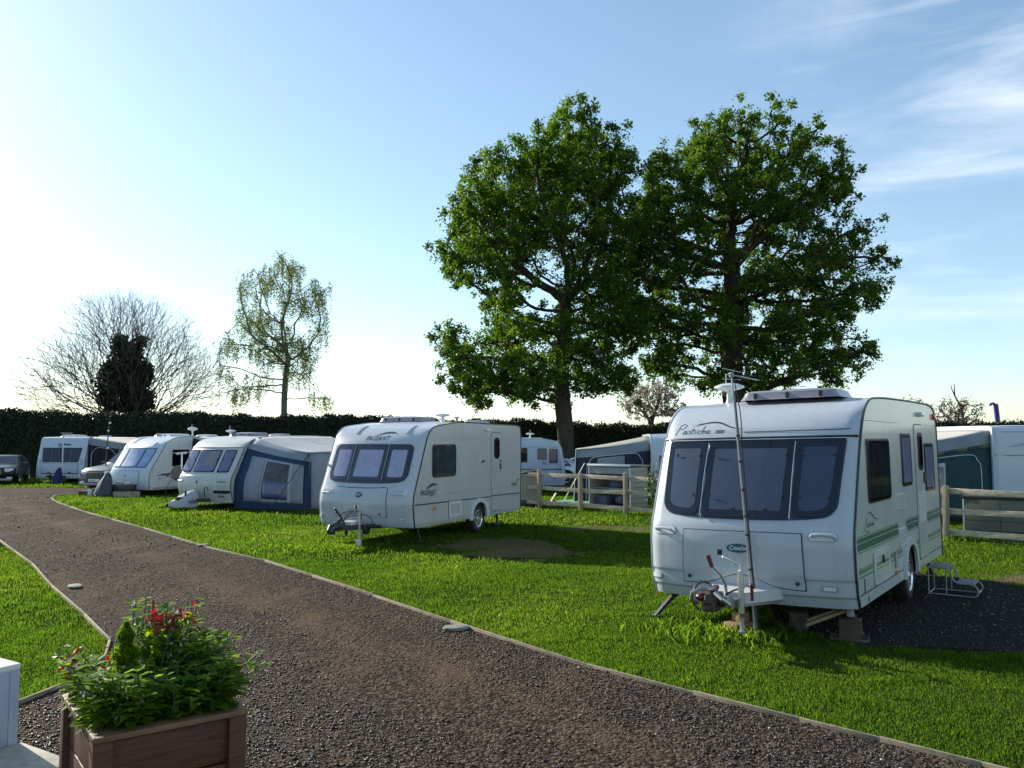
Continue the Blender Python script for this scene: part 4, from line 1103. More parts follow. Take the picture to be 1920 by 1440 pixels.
def store_box(name, label, corner, d, w, depth, h, mat, lid, style):
    """Plastic garden store; corner is its near front left foot, d runs along its front."""
    rz = math.atan2(d[1], d[0])
    t = thing(name, label, 'storage box', (corner[0], corner[1], 0), rz)
    if style == 'ribbed':
        m = MB(); m.box((w / 2, depth / 2, .10), (w, depth, .20), bev=.01); m.build('plinth', DARK, t)
        m = MB(); m.prism([(0.01, 0, .2), (w - .01, 0, .2), (w - .01, 0, h), (.01, 0, h - .14)], (0, depth, 0)); b = m.build('shell', mat, t, angle=20)
        m = MB()
        for k in range(8): m.box((.07 + k * (w - .14) / 7, -.008, (h + .1) / 2 + .02), (.018, .016, h - .42), bev=.004)
        m.build('rib', M_RIB, b)
        m = MB(); m.prism([(-.03, -.03, h - .15), (w + .02, -.03, h + .01), (w + .02, -.03, h + .05), (-.03, -.03, h - .11)], (0, depth + .06, 0)); m.build('lid', lid, t, angle=20)
    elif style == 'panelled':
        m = MB(); m.box((w / 2, depth / 2, h / 2), (w, depth, h), bev=.012); b = m.build('shell', mat, t)
        m = MB()
        for k in range(1, 4): m.box((w / 2, -.002, h * k / 4.2), (w - .03, .008, .012))
        for x in (w * .33, w * .66): m.box((x, -.003, h / 2), (.012, .010, h - .06))
        m.build('groove', M_GROOVE, b, smooth=False)
        m = MB(); m.box((w / 2, depth / 2, h + .03), (w + .05, depth + .05, .07), bev=.015); l = m.build('lid', lid, t)
        m = MB(); m.box((w * .62, -.02, h + .085), (.3, .06, .04), bev=.01); m.build('lid_handle', DARK, l)
        m = MB(); m.box((.0, .0, h / 2), (.025, .03, h), bev=.006); m.build('sunlit_edge', PALEINK, t)  # pale strip stands in for sunlight catching the front corner
    else:   # open-fronted tall store
        th = .04
        m = MB(); m.box((w / 2, depth - th / 2, h * .47), (w, th, h * .94)); m.build('back_panel', M_RIB, t)
        for x in (th / 2, w - th / 2):
            m = MB(); m.box((x, depth / 2, h * .48), (th, depth, h * .96), bev=.006); s = m.build('side_panel', mat, t)
            m = MB()
            for k in range(1, 8): m.box((x + (th / 2 + .001) * (1 if x > w / 2 else -1), depth / 2, k * h / 8.2), (.006, depth - .05, .012))
            m.build('board_groove', M_GROOVE, s, smooth=False)
            m = MB(); m.box((x, -.008, h * .48), (.03, .014, h * .96)); m.build('edge_strip', PALEINK, t)
        m = MB(); m.box((w / 2, depth * .5, h), (w + .08, depth + .10, .05), (-.03, 0, 0), bev=.012); m.build('roof', GREYPL, t)
        m = MB(); m.box((w / 2, -.045, h - .0), (w + .04, .02, .055), bev=.006); m.build('roof_edge', PALEINK, t)
        m = MB(); m.box((w / 2, .02, h - .16), (w - .10, .03, .20)); m.build('folded_door', GREYPL, t)
        m = MB(); m.box((w / 2, depth / 2, .03), (w - .02, depth, .05)); m.box((w / 2, depth * .55, h * .45), (w - .09, depth * .8, .03)); m.build('shelf', GREYPL, t)
        m = MB(); m.box((.35, .35, .20), (.45, .4, .3), bev=.05); m.ball((1.0, .4, .22), .2, (1.3, 1, .8)); m.ball((.8, .4, .66), .18, (1.5, 1, .6)); m.build('stored_bag', M_BAG, t)
    return t
M_RIB = M('rib_plastic', (.27, .24, .18), .65, var=.08)
M_GROOVE = M('groove_plastic', (.07, .07, .06), .7, var=.1)
M_BAG = M('blue_grey_bag', (.10, .12, .16), .8, var=.3)

# ------------------------------------------------------------------ small things about the pitches
def build_small():
    # aerial mast in front of the near caravan
    b = Vector((2.52, 8.74, 0)); top = Vector((2.378, 8.97, 2.74)); k = top - b
    t = thing('aerial_mast', 'pair of slim aerial poles strapped together, leaning on the front of the near caravan', 'aerial', b)
    m = MB(); m.tube([(0, 0, -.05), k * .5, k], [.0115, .0105, .0095], 8); m.build('pole', POLE_A, t)
    off = Vector((.022, .0, 0))
    m = MB(); m.tube([Vector((.03, .02, -.05)), k * .45 + off, k * .93 + off * .7], [.009, .0085, .008], 8); m.build('pole', POLE_B, t)
    for f in (.25, .38, .45, .55, .66, .76):
        p = k * f
        m = MB(); m.lathe([(.0, -.012), (.024, -.010), (.024, .010), (0, .012)], 10, Matrix.Translation(p + off * .45)); m.build('clamp_band', DARK, t)
    y = thing_part('yagi_aerial', t)
    bd = Vector((.80, .52, -.10)).normalized(); cr = Vector((-.55, .8, .16)).normalized()
    m = MB(); m.tube([k - bd * .05, k + bd * .36], .007, 6); m.box(k, (.045, .045, .055), bev=.010); m.build('boom', GREYPL, y)
    m = MB()
    for i in range(11):
        p = k + bd * (.04 + i * .031); L = .11 - i * .003
        m.tube([p - cr * L, p + cr * L], .0032, 4)
    m.build('element', ALU, y)
    m = MB()
    for s in (-1, 1): m.tube([k + Vector((0, 0, .04 * s)) - cr * .13, k + Vector((0, 0, .06 * s)) + cr * .13], .0035, 4)
    m.build('reflector', ALU, y)
    MB().tube(catmull([k * .98 + off, k * .84 + off * 2.6, k * .7 + off * 1.9, k * .5 + off * 1.6, k * .25 + off * 1.5, Vector((.05, .03, .05))], 5), .006, 5).build('coaxial_cable', DARK, t)
    # entrance step at the near caravan's door
    c, s = math.cos(.6235), math.sin(.6235)
    def cw(x, yy): return Vector((2.58 + x * c + yy * s, 9.13 - x * s + yy * c, 0))
    st = thing('caravan_step', 'grey two tread metal step in front of the near caravan door', 'step', cw(1.20, 3.38), -.6235)
    W = .42
    for nm, x0, x1, z in (('upper_tread', .0, .24, .36), ('lower_tread', .32, .54, .17)):
        m = MB(); m.box(((x0 + x1) / 2, W / 2, z), (x1 - x0, W - .02, .025), bev=.008)
        o = m.build(nm, TREAD, st)
        m = MB()
        for q in range(5): m.box((x0 + .04 + q * (x1 - x0 - .08) / 4, W / 2, z + .014), (.012, W - .06, .006))
        m.build('grip_strip', DARK, o, smooth=False)
    for yy in (0, W):
        pts = catmull([(.0, yy, .35), (.12, yy, .36), (.22, yy, .355), (.265, yy, .30), (.285, yy, .23), (.33, yy, .18), (.42, yy, .17), (.52, yy, .165), (.575, yy, .11), (.565, yy, .03), (.48, yy, .012), (.27, yy, .012), (.0, yy, .012)], 4)
        MB().tube(pts, .010, 7).build('side_rail', STEPRAIL, st)
        m = MB(); m.tube([(.0, yy, .36), (.0, yy, .0)], .010, 7); m.build('leg', STEPRAIL, st)
        m = MB(); m.tube([(.21, yy, .35), (.21, yy, .012)], .009, 7); m.build('leg', STEPRAIL, st)
    m = MB(); m.tube([(.0, 0, .012), (.0, W, .012)], .010, 6); m.tube([(.565, 0, .05), (.565, W, .05)], .010, 6); m.build('cross_bar', STEPRAIL, st)
    # timbers and block under the near caravan's nose
    p = cw(.50, -.05)
    q = thing('timber_plank', 'sloping grey plank leaning under the front of the near caravan', 'plank', (3.12, 8.86, 0), -.35)
    m = MB(); m.box((.16, .0, .19), (.42, .11, .03), (0, -.42, 0), bev=.004); m.box((.15, .09, .205), (.38, .06, .03), (0, -.42, 0), bev=.004); m.build('board', M_TAN2, q)
    q = thing('concrete_block', 'brown block with a bottle jack on it under the near caravan front corner', 'block', (3.47, 8.66, 0), -.4)
    m = MB(); m.box((0, 0, .115), (.22, .18, .19), bev=.012); m.build('block', M_BLOCK, q)
    m = MB(); m.box((-.01, 0, .01), (.38, .24, .025), bev=.004); m.build('base_board', OLDWOOD, q)
    m = MB(); m.lathe([(0, .23), (.035, .23), (.04, .25), (.035, .30), (.015, .30), (.015, .33), (0, .33)], 10); m.build('jack', GREYPL, q)
    q = thing('timber_block', 'short dark wooden block beside the sloping plank under the near caravan', 'block', (3.10, 9.12, 0), .2)
    m = MB(); m.box((0, 0, .09), (.16, .14, .18), bev=.008); m.build('block_body', OLDWOOD, q)
    m = MB(); m.box((0, 0, .182), (.165, .145, .006)); m.build('top_grain', M_BLOCK, q)
    q = thing('timber_block', 'sunlit tan wooden block holding up the jockey wheel of the near caravan', 'block', (2.44, 9.02, 0), .5)
    m = MB(); m.box((0, 0, .05), (.30, .2, .1), bev=.008); m.build('block_body', M_TAN, q)
    m = MB(); m.box((.02, .02, .15), (.14, .12, .1), bev=.008); m.build('packing_piece', M_TAN, q)
    # stones along the edging
    prof = [(0, 0.0), (.9, 0), (1, .014), (.92, .028), (.5, .034), (0, .035)]
    first = None
    for i, (x, yy, r, lab, e) in enumerate(((-.60, 9.10, .125, 'pale oval stone slab lying against the edging nearest the near caravan', 1), (-5.96, 16.2, .11, 'small pale stone slab at the edging across from the lone grey white caravan', 1), (-6.05, 11.66, .12, 'pale stone slab beside the left lawn edging', 1))):
        tt = thing('edging_stone', lab, 'stone', (x, yy, .006), i * .9 + .3, 'pale stone slabs beside the drive edging')
        m = MB(); m.lathe([(a * r, h) for a, h in prof], 14, Matrix.Diagonal((1.25, .8, 1, 1)))
        for vv in m.bm.verts: vv.co += Vector((random.uniform(-.012, .012), random.uniform(-.012, .012), 0))
        m.build('slab', M_PALESTONE, tt)
    # cabinet and paving flag in the near left corner
    q = thing('white_cabinet', 'low white painted cabinet with its top coloured as if sunlit at the lower edge of the left lawn', 'cabinet', (-3.27, 5.64, 0), R(58))
    m = MB(); m.box((-.45, .40, .27), (.9, .8, .50), bev=.006); m.build('carcass', M_CAB, q)
    m = MB(); m.box((-.45, .40, .535), (.902, .802, .035), bev=.004); m.build('top', M_CABTOP, q)
    m = MB(); m.box((-.45, .40, .01), (.86, .76, .02)); m.build('plinth', M_BLOCK, q)
    for xx in (-.05, -.85):
        m = MB(); m.box((xx, .0, .27), (.03, .012, .48)); m.build('corner_batten', M_CAB, q)
    q = thing('paving_slab', 'pale concrete paving slab lying on the gravel at the white cabinet', 'paving slab', (-3.28, 5.60, 0), R(58))
    m = MB(); m.box((-.55, -.33, .022), (1.2, .62, .044), bev=.008); m.build('slab', M_PAVE, q)
    m = MB(); m.box((-.55, -.33, .046), (.008, .58, .003)); m.build('joint', M_GROOVE, q, smooth=False)
    # far-left pitch: poles, covers, boards
    q = thing('flag_pole', 'thin pale pole standing in front of the boxy white caravan', 'pole', (-21.35, 39.6, 0))
    m = MB(); m.tube([(0, 0, 0), (0, 0, 1.5), (.0, 0, 2.35)], [.035, .03, .022], 7); m.build('shaft', WHITE, q)
    m = MB(); m.tube([(-.03, 0, 2.33), (.4, .1, 2.36)], .018, 5); m.box((.12, .03, 2.38), (.5, .1, .04), bev=.01); m.build('head', GREYPL, q)
    q = thing('aerial_mast', 'tall thin dark aerial pole beside the graphite grey car', 'aerial', (-16.55, 33.9, 0))
    m = MB(); m.tube([(0, 0, 0), (.05, 0, 1.5), (.14, 0, 3.05)], [.03, .026, .016], 6); m.build('pole', DARK, q)
    m = MB()
    for z in (.9, 1.7, 2.4): m.tube([(.05 + z * .02, 0, z), (.05 + z * .02, 0, z + .06)], .034, 6)
    m.box((.15, 0, 2.75), (.07, .07, .07), bev=.01); m.build('collar', PALEINK, q)
    q = thing('hitch_cover', 'bright blue cloth cover draped over the hitch of the boxy white caravan', 'cover', (-21.40, 39.5, 0))
    drape(q, [(0, .0), (.24, 0), (.26, .15), (.20, .40), (.13, .66), (.03, .76)], M_BLUECLOTH, .9)
    q = thing('hitch_cover', 'grey cloth cover draped over the hitch of the raked caravan', 'cover', (-14.78, 30.62, 0), -.45)
    drape(q, [(0, 0), (.40, 0.02), (.36, .25), (.28, .52), (.14, .78), (.03, .86)], M_GREYCLOTH, .9)
    q = thing('hitch_cover', 'white cloth cover with dark lettering over a caravan hitch below the satellite dish', 'cover', (-9.72, 24.62, 0), -.42)
    cover_white(q)
    q = thing('timber_sleeper', 'long pale timber sleeper lying on grass at the raked caravan hitch', 'timber', (-14.25, 30.1, 0), -.30)
    m = MB(); m.box((.45, 0, .10), (1.0, .22, .2), bev=.01); m.build('baulk', M_TAN2, q); m = MB(); m.box((.45, 0, .203), (.98, .2, .006)); m.build('worn_top', OLDWOOD, q)
    q = thing('timber_sleeper', 'dark timber sleepers stacked before the nose of the graphite grey car', 'timber', (-15.75, 30.9, 0), -.25)
    m = MB(); m.box((.5, 0, .09), (1.5, .22, .18), bev=.01); m.build('baulk', OLDWOOD, q); m = MB(); m.box((.75, .02, .23), (.9, .2, .10), bev=.01); m.build('baulk', OLDWOOD, q)
    q = thing('crate', 'dark crate of odds and ends on the timbers at the raked caravan', 'crate', (-14.12, 30.45, .0), -.4)
    m = MB(); m.box((0, 0, .32), (.75, .4, .24), bev=.01); m.build('shell', DARK, q)
    m = MB(); m.box((-.2, -.02, .48), (.2, .2, .14), bev=.02); m.box((.15, 0, .46), (.25, .2, .1), bev=.02); m.build('contents', GREYPL, q)
    m = MB(); m.box((0, 0, .1), (.7, .38, .2)); m.build('stand', OLDWOOD, q)
    q = thing('white_block', 'small white painted block on the grass in front of the graphite grey car', 'block', (-15.42, 30.55, 0), .2)
    m = MB(); m.box((0, 0, .12), (.14, .14, .24), bev=.01); m.build('block_body', WHITE, q); m = MB(); m.box((0, 0, .245), (.10, .10, .02), bev=.004); m.build('cap', PALEINK, q)
    # dish on its pole
    q = thing('satellite_dish', 'grey satellite dish on a dark pole with small white aerial above', 'satellite dish', (-10.42, 26.3, 0))
    m = MB(); m.tube([(0, 0, 0), (0, 0, 1.05)], .035, 8); m.build('lower_pole', DARK, q)
    m = MB(); m.tube([(0, 0, 1.02), (.0, 0, 1.62)], .024, 8); m.build('upper_pole', PALEINK, q)
    m = MB(); rot = Matrix.Translation((0, -.10, 1.0)) @ Matrix.Rotation(R(28), 4, 'Z') @ Matrix.Rotation(R(68), 4, 'X')
    m.lathe([(0, -.05), (.1, -.045), (.2, -.02), (.27, .015), (.275, .02), (.2, -.005), (.1, -.03), (0, -.035)], 24, rot); m.build('dish', M_DISH, q)
    m = MB(); m.tube([(-.02, -.16, .82), (-.22, -.48, .93)], .014, 6); m.box((-.23, -.5, .95), (.07, .10, .07), bev=.015); m.build('receiver_arm', DARK, q)
    m = MB(); m.box((-.02, 0, 1.63), (.32, .06, .07), (0, -.1, 0), bev=.02); m.tube([(-.45, 0, 1.63), (.36, .0, 1.67)], .010, 5); m.build('small_aerial', WHITE, q)
    m = MB()
    for a in (0, 2.1, 4.2): m.tube([(0, 0, .35), (.4 * math.cos(a), .4 * math.sin(a), .0)], .016, 6)
    m.build('tripod', DARK, q)
    MB().tube(catmull([(-.1, -.4, .9), (-.35, -.3, .5), (-.35, -.2, .1), (-.1, -.1, .02)], 5), .010, 5).build('cable', DARK, q)
    # beyond the fence
    q = thing('groundsheet', 'pale green groundsheet spread on the grass behind the fence', 'groundsheet', (1.45, 26.6, 0), -.1)
    m = MB(); m.grid([[(x, y, .03 + .03 * math.sin(5 * x) * math.cos(4 * y)) for x in np.linspace(-.1, 1.1, 9)] for y in np.linspace(0, 1.5, 7)]); m.build('sheet', M_GREENSHEET, q)
    m = MB()
    for x, y in ((-.08, .02), (1.08, .02), (1.08, 1.48)): m.tube([(x, y, 0), (x, y, .08)], .012, 5)
    m.build('peg', STEEL, q)
    q = thing('tent_pole', 'pale yellow pole slanting up from the grass before the green sheet', 'pole', (1.23, 26.15, 0))
    m = MB(); m.tube([(-.08, 0, 0), (.16, .1, .38)], .03, 6); m.build('shaft', M_PALEYEL, q); m = MB(); m.tube([(-.12, -.01, -.01), (-.08, 0, .04)], .035, 6); m.build('foot', M_PALEYEL, q)
    q = thing('guy_line', 'pale cord slanting from the navy awning corner down to the grass', 'guy line', (2.35, 27.0, 0))
    m = MB(); m.tube([(0, 0, 1.3), (-.75, -.3, .02)], .014, 5); m.build('cord', M_PALEYEL, q); m = MB(); m.tube([(-.75, -.3, -.02), (-.72, -.29, .12)], .018, 5); m.build('peg', STEEL, q)
    q = thing('purple_pipe', 'tall purple pipe with a hooked top rising over the hedge above the flat caravan end', 'pipe', (31.1, 53, 0))
    m = MB(); m.tube([(0, 0, 0), (-.1, 0, 3.0), (-.2, 0, 4.2), (-.22, 0, 4.36)], .15, 12); m.build('shaft', M_PURPLE, q)
    m = MB(); m.tube([(-.22, 0, 4.30), (-.36, 0, 4.40), (-.52, 0, 4.36), (-.58, 0, 4.26)], .08, 8); m.build('hook', M_PURPLE, q)
    q = thing('rose_bush', 'thin leggy rose bush with white flecks growing at the fence beside the near caravan', 'bush', (3.78, 22.2, 0))
    m = MB(); pts = []
    for i in range(6):
        a = i * 1.1; k2 = catmull([(0, 0, 0), (.06 * math.cos(a), .06 * math.sin(a), .5), (.16 * math.cos(a), .16 * math.sin(a), .9 + .08 * i)], 6); m.tube(k2, .012, 5); pts += k2[6:]
    m.build('stem', OLDWOOD, q)
    P = np.array(pts); P = P[rng.integers(0, len(P), 420)] + rng.normal(0, .07, (420, 3)); leaves('foliage', P, rng.uniform(.05, .09, 420), LEAF_SHRUB, q)
    P2 = P[:50] + rng.normal(0, .03, (50, 3)); leaves('blossom', P2, .06, BLOSSOM, q)

def drape(t, prof, mat, sx=1.):
    m = MB(); rows = []
    for r, h in prof[1:]:
        rows.append([(r * (1 + .12 * math.sin(5 * a + h * 3)) * math.cos(a) * sx, r * (1 + .12 * math.sin(5 * a + h * 3)) * math.sin(a) * .7 - .25 * (1 - h), h + .02 * math.sin(3 * a)) for a in np.linspace(0, 2 * math.pi, 21)])
    m.grid(rows); m.build('cloth', mat, t, angle=80)
    m = MB(); m.tube([(prof[1][0] * .95 * math.cos(a) * sx, prof[1][0] * .95 * math.sin(a) * .7 - .25, .06) for a in np.linspace(0, 6.283, 20, False)], .012, 5, closed=True); m.build('hem_cord', DARK, t)

def cover_white(t):
    m = MB(); rows = []
    for s, (w, zt_, zb_) in zip(np.linspace(0, 1, 8), ((.05, .22, .14), (.12, .26, .10), (.18, .30, .08), (.22, .35, .08), (.25, .42, .08), (.26, .48, .08), (.26, .53, .08), (.22, .55, .10))):
        y = -.55 + s * 1.0
        rows.append([(w * math.cos(a), y, zb_ + (zt_ - zb_) * math.sin(a) ** .7 + .012 * math.sin(9 * a + 6 * s)) for a in np.linspace(0, math.pi, 15)])
    m.grid(rows); m.build('cloth', M_WHITECLOTH, t, angle=80)
    m = MB()
    for i, (y0, y1, z) in enumerate(((-.02, .32, .30), (.02, .36, .26), (.08, .30, .22))):
        m.box((.262, (y0 + y1) / 2, z * .8 + .02), (.006, y1 - y0, .016))
    m.tube([(.262, .15, .30), (.262, .2, .345), (.262, .12, .30)], .007, 4); m.build('lettering', INK, t, smooth=False)
    MB().tube([(-.05, .1, .16), (-.65, -.35, .04)], .03, 6).build('prop', DARK, t)

STEPRAIL = M('step_rail', (.30, .31, .32), .45, metal=.5, var=.15)
POLE_A = M('grey_pole', (.30, .31, .32), .4, metal=.6, var=.15)
POLE_B = M('dark_pole', (.10, .10, .105), .4, metal=.5, var=.2)
TREAD = M('step_tread', (.16, .17, .19), .6, var=.15)
M_BLOCK = M('brown_block', (.07, .05, .035), .9, var=.3, bump=.3)
M_TAN = M('tan_wood', (.26, .17, .075), .8, var=.3)
M_TAN2 = M('pale_old_wood', (.30, .25, .16), .85, var=.3)
M_PALESTONE = M('pale_stone', (.20, .19, .16), .85, var=.15, bump=.2)
M_CAB = M('shaded_white_board', (.40, .44, .53), .5, var=.05, streak=.1)  # white board with the shade on its faces put into the colour
M_CABTOP = M('sunlit_white_board', (.78, .79, .74), .5, var=.05)  # same white board, coloured lighter as the lit top
M_PAVE = M('concrete_flag', (.40, .37, .29), .9, var=.2, scale=12, bump=.2)
M_BLUECLOTH = M('blue_cloth', (.010, .018, .085), .8, var=.25)
M_GREYCLOTH = M('grey_cloth', (.06, .062, .08), .8, var=.15)
M_WHITECLOTH = M('white_cloth', (.40, .42, .44), .8, var=.08)
M_DISH = M('grey_dish', (.075, .075, .08), .5, var=.15)
M_GREENSHEET = M('green_sheet', (.18, .42, .30), .5, var=.12)
M_PALEYEL = M('pale_yellow', (.72, .74, .50), .5, var=.06)
M_PURPLE = M('purple_plastic', (.055, .025, .26), .45, var=.15)

# ------------------------------------------------------------------ planter
PLANT_WOOD = M('red_brown_stained_wood', (.095, .030, .013), .55, var=.35, scale=6, stretch=(1, 1, 9), bump=.25, bscale=30)
PLANT_TOP = M('worn_rim_wood', (.16, .085, .045), .6, var=.3, scale=6, bump=.2)
LEAF_NETTLE = leafmat('nettle_leaf', (.055, .12, .012), (.17, .27, .026), (2.2, 2.2, .35), .52, spec=.08, rough=.6)
LEAF_RED = leafmat('red_leaf', (.14, .02, .018), (.34, .025, .03), (1.5, .7, .8), .35)
LEAF_CON = leafmat('conifer_frond', (.07, .13, .012), (.13, .22, .02), (2.2, 2.3, .3), .55, spec=.1)
LEAF_SHRUB = leafmat('shrub_leaf', (.04, .08, .02), (.08, .13, .035), (1.3, 1.8, .5), .4)
BLOSSOM = leafmat('blossom', (.50, .46, .44), (.70, .66, .64), (1, 1, 1), .3)
WHITEFL = leafmat('white_flower', (.55, .55, .48), (.75, .75, .68), (1, 1, .9), .3)
STEMG = M('green_stem', (.06, .10, .03), .6, var=.2)
SOIL = M('potting_soil', (.035, .024, .016), .95, var=.4, scale=20, bump=.6)

def build_planter():
    reseed(6)
    rz = R(37)
    c = Vector((-1.85, 4.36, 0))
    t = thing('planter', 'square red brown stained timber planter on the gravel, full of leafy plants', 'planter', c, rz)
    hx, hy, H = .35, .425, .70
    def side(x0, x1, y0, y1, along):
        for k in range(3):
            z0 = .03 + k * .212; z1 = z0 + .204
            m = MB()
            if along == 'x': m.box(((x0 + x1) / 2, y0, (z0 + z1) / 2), (x1 - x0, .022, z1 - z0), bev=.005)
            else: m.box((x0, (y0 + y1) / 2, (z0 + z1) / 2), (.022, y1 - y0, z1 - z0), bev=.005)
            m.build('side_board', PLANT_WOOD, t)
    side(-hx + .05, hx - .05, -hy + .045, 0, 'x'); side(-hx + .05, hx - .05, hy - .045, 0, 'x')
    side(-hx + .045, 0, -hy + .05, hy - .05, 'y'); side(hx - .045, 0, -hy + .05, hy - .05, 'y')
    for sx in (-1, 1):
        for sy in (-1, 1):
            m = MB(); m.box((sx * (hx - .045), sy * (hy - .045), .335), (.085, .085, .67), bev=.006); m.build('corner_post', PLANT_WOOD, t)
    for sy in (-1, 1):
        m = MB(); m.box((0, sy * (hy - .045), H - .014), (2 * hx, .10, .028), bev=.006); m.build('rim_board', PLANT_TOP, t)
    for sx in (-1, 1):
        m = MB(); m.box((sx * (hx - .05), 0, H - .0135), (.10, 2 * hy - .19, .0265), bev=.006); m.build('rim_board', PLANT_TOP, t)
    m = MB(); m.grid([[(x, y, .645 + .02 * math.sin(9 * x) * math.cos(8 * y)) for x in np.linspace(-hx + .07, hx - .07, 9)] for y in np.linspace(-hy + .07, hy - .07, 9)]); m.build('soil', SOIL, t)
    rot = Matrix.Rotation(rz, 4, 'Z')
    def w(x, y, z=.65): return c + rot @ Vector((x, y, z))
    # dwarf conifer
    q = thing('dwarf_conifer', 'small bright green conical conifer growing in the planter', 'conifer', w(-.13, .0))
    n = 5200; h = rng.random(n) ** .8 * .44; rr_ = (.8 + .3 * np.sin(h * 70)) * (.145 * (1 - (h / .45) ** 1.1) + .012) * np.sqrt(rng.random(n)); a = rng.random(n) * 6.283
    P = np.stack([rr_ * np.cos(a), rr_ * np.sin(a), h + .02], 1)
    leaves('frond', P, rng.uniform(.018, .05, n), LEAF_CON, q, up=0, aspect=.2, down=-.7)
    MB().tube([(0, 0, -.02), (0, 0, .40)], [.012, .003], 6).build('stem', OLDWOOD, q)
    # red-leaved shrubs
    def photinia(label, x, y, hh, nb, seed, spread=.10):
        r = random.Random(seed)
        q = thing('red_leaved_shrub', label, 'shrub', w(x, y))
        m = MB(); reds = []; greens = []
        for i in range(nb):
            a = r.uniform(0, 6.28); l = spread * r.uniform(.4, 1.2)
            tip = Vector((l * math.cos(a), l * math.sin(a), hh * r.uniform(.8, 1.05)))
            P_ = catmull([(0, 0, -.02), (tip.x * .3, tip.y * .3, tip.z * .55), tip], 5)
            m.tube(P_, .004, 5)
            for k in range(6): reds.append(tip + Vector((r.gauss(0, .024), r.gauss(0, .024), r.uniform(-.05, .05))))
            for k in range(16):
                p = Vector(P_[r.randrange(3, len(P_) - 1)]); greens.append(p + Vector((r.gauss(0, .035), r.gauss(0, .035), r.gauss(0, .02))))
        m.build('stem', OLDWOOD, q)
        leaves('young_red_leaves', np.array(reds), rng.uniform(.04, .085, len(reds)), LEAF_RED, q, up=.15, aspect=.36, down=-.6)
        leaves('old_green_leaves', np.array(greens), rng.uniform(.045, .075, len(greens)), LEAF_NETTLE, q, up=.35, aspect=.5)
        return q
    photinia('red leaved shrub standing tallest in the planter, its young leaves crimson', .10, .12, .46, 9, 3)
    photinia('low red leaved shrub at the back corner of the planter beside the small conifer', -.22, .22, .27, 5, 5, .12)
    photinia('few red leaves hanging over the sunlit side rim of the planter', -.30, -.10, .10, 3, 8, .05)
    # nettle-like plants: stems with opposite pairs of leaves
    def nettle(label, spots, seed, hmin, hmax, flowers):
        r = random.Random(seed)
        q = thing('leafy_plant', label, 'plant', w(spots[0][0], spots[0][1]))
        base0 = w(spots[0][0], spots[0][1])
        m = MB(); V = []; rn = []; fl = []
        for (x, y, lean_x, lean_y) in spots:
            b = w(x, y) - base0
            h = r.uniform(hmin, hmax)
            lv = rot @ Vector((lean_x, lean_y, 0))
            P_ = catmull([b, b + lv * .3 + Vector((r.gauss(0, .01), r.gauss(0, .01), h * .5)), b + lv + Vector((r.gauss(0, .02), r.gauss(0, .02), h))], 6)
            m.tube(P_, .0035, 5)
            nn = len(P_); ph = r.uniform(0, 3)
            for k in range(2, nn):
                f = k / nn
                s = (.10 - .045 * f) * r.uniform(.55, 1.3)
                for side_ in (0, 1):
                    a = ph + k * 1.57 + side_ * math.pi + r.gauss(0, .25)
                    d = Vector((math.cos(a), math.sin(a), r.uniform(-.45, .15) + .5 * f)).normalized()
                    sd = d.cross(Vector((0, 0, 1))).normalized(); up = sd.cross(d).normalized()
                    p = Vector(P_[k])
                    pts = [p + d * .008, p + d * s * .38 + sd * s * .34 + up * s * .05, p + d * s * .75 + sd * s * .22, p + d * s * 1.08 - up * s * .14, p + d * s * .75 - sd * s * .22, p + d * s * .38 - sd * s * .34 + up * s * .05]
                    V.append([tuple(v_) for v_ in pts]); rn.append(r.random())
                if flowers and f > .45 and r.random() < .35: fl.append(Vector(P_[k]) + Vector((r.gauss(0, .012), r.gauss(0, .012), .01)))
        m.build('stem', STEMG, q)
        numpy_mesh('leaf_mass', np.array(V), 6, [(0, 1, 2, 3), (0, 3, 4, 5)], LEAF_NETTLE, q, np.array(rn))
        if fl: leaves('blossom', np.array([tuple(p) for p in fl for _ in range(4)]) + rng.normal(0, .008, (len(fl) * 4, 3)), .024, WHITEFL, q)
    rs = random.Random(4)
    def spots(x0, x1, y0, y1, n, ox=0, oy=0):
        out = []
        for i in range(n):
            x = rs.uniform(x0, x1); y = rs.uniform(y0, y1)
            out.append((x, y, (x + ox) * .26 + rs.gauss(0, .03), (y + oy) * .24 + rs.gauss(0, .03)))
        return out
    nettle('dense dark leafy plants filling the front of the planter', spots(-.27, .29, -.34, -.02, 60), 1, .14, .27, False)
    nettle('tall leafy white flowered plants behind the red shrub in the planter', spots(-.08, .28, .02, .32, 46), 2, .20, .50, True)
    nettle('broad leaved plants leaning over the sunlit side of the planter', spots(-.29, -.12, -.30, .32, 34, -.10), 3, .12, .32, True)
    nettle('leafy stems leaning out over the far right rim of the planter', spots(.14, .29, -.30, .25, 30, .14), 6, .14, .34, False)

# ------------------------------------------------------------------ camera numbers (also used to read the photograph)
FPX, PITCH, HCAM = 1557., .068, 2.03
def at(px, py, Y):
    """World point at distance Y seen at pixel px, py of the photograph."""
    x = (px - 960) / FPX; y = (py - 720) / FPX
    d = (x, math.cos(PITCH) + y * math.sin(PITCH), math.sin(PITCH) - y * math.cos(PITCH))
    t = Y / d[1]
    return np.array([d[0] * t, Y, HCAM + d[2] * t])

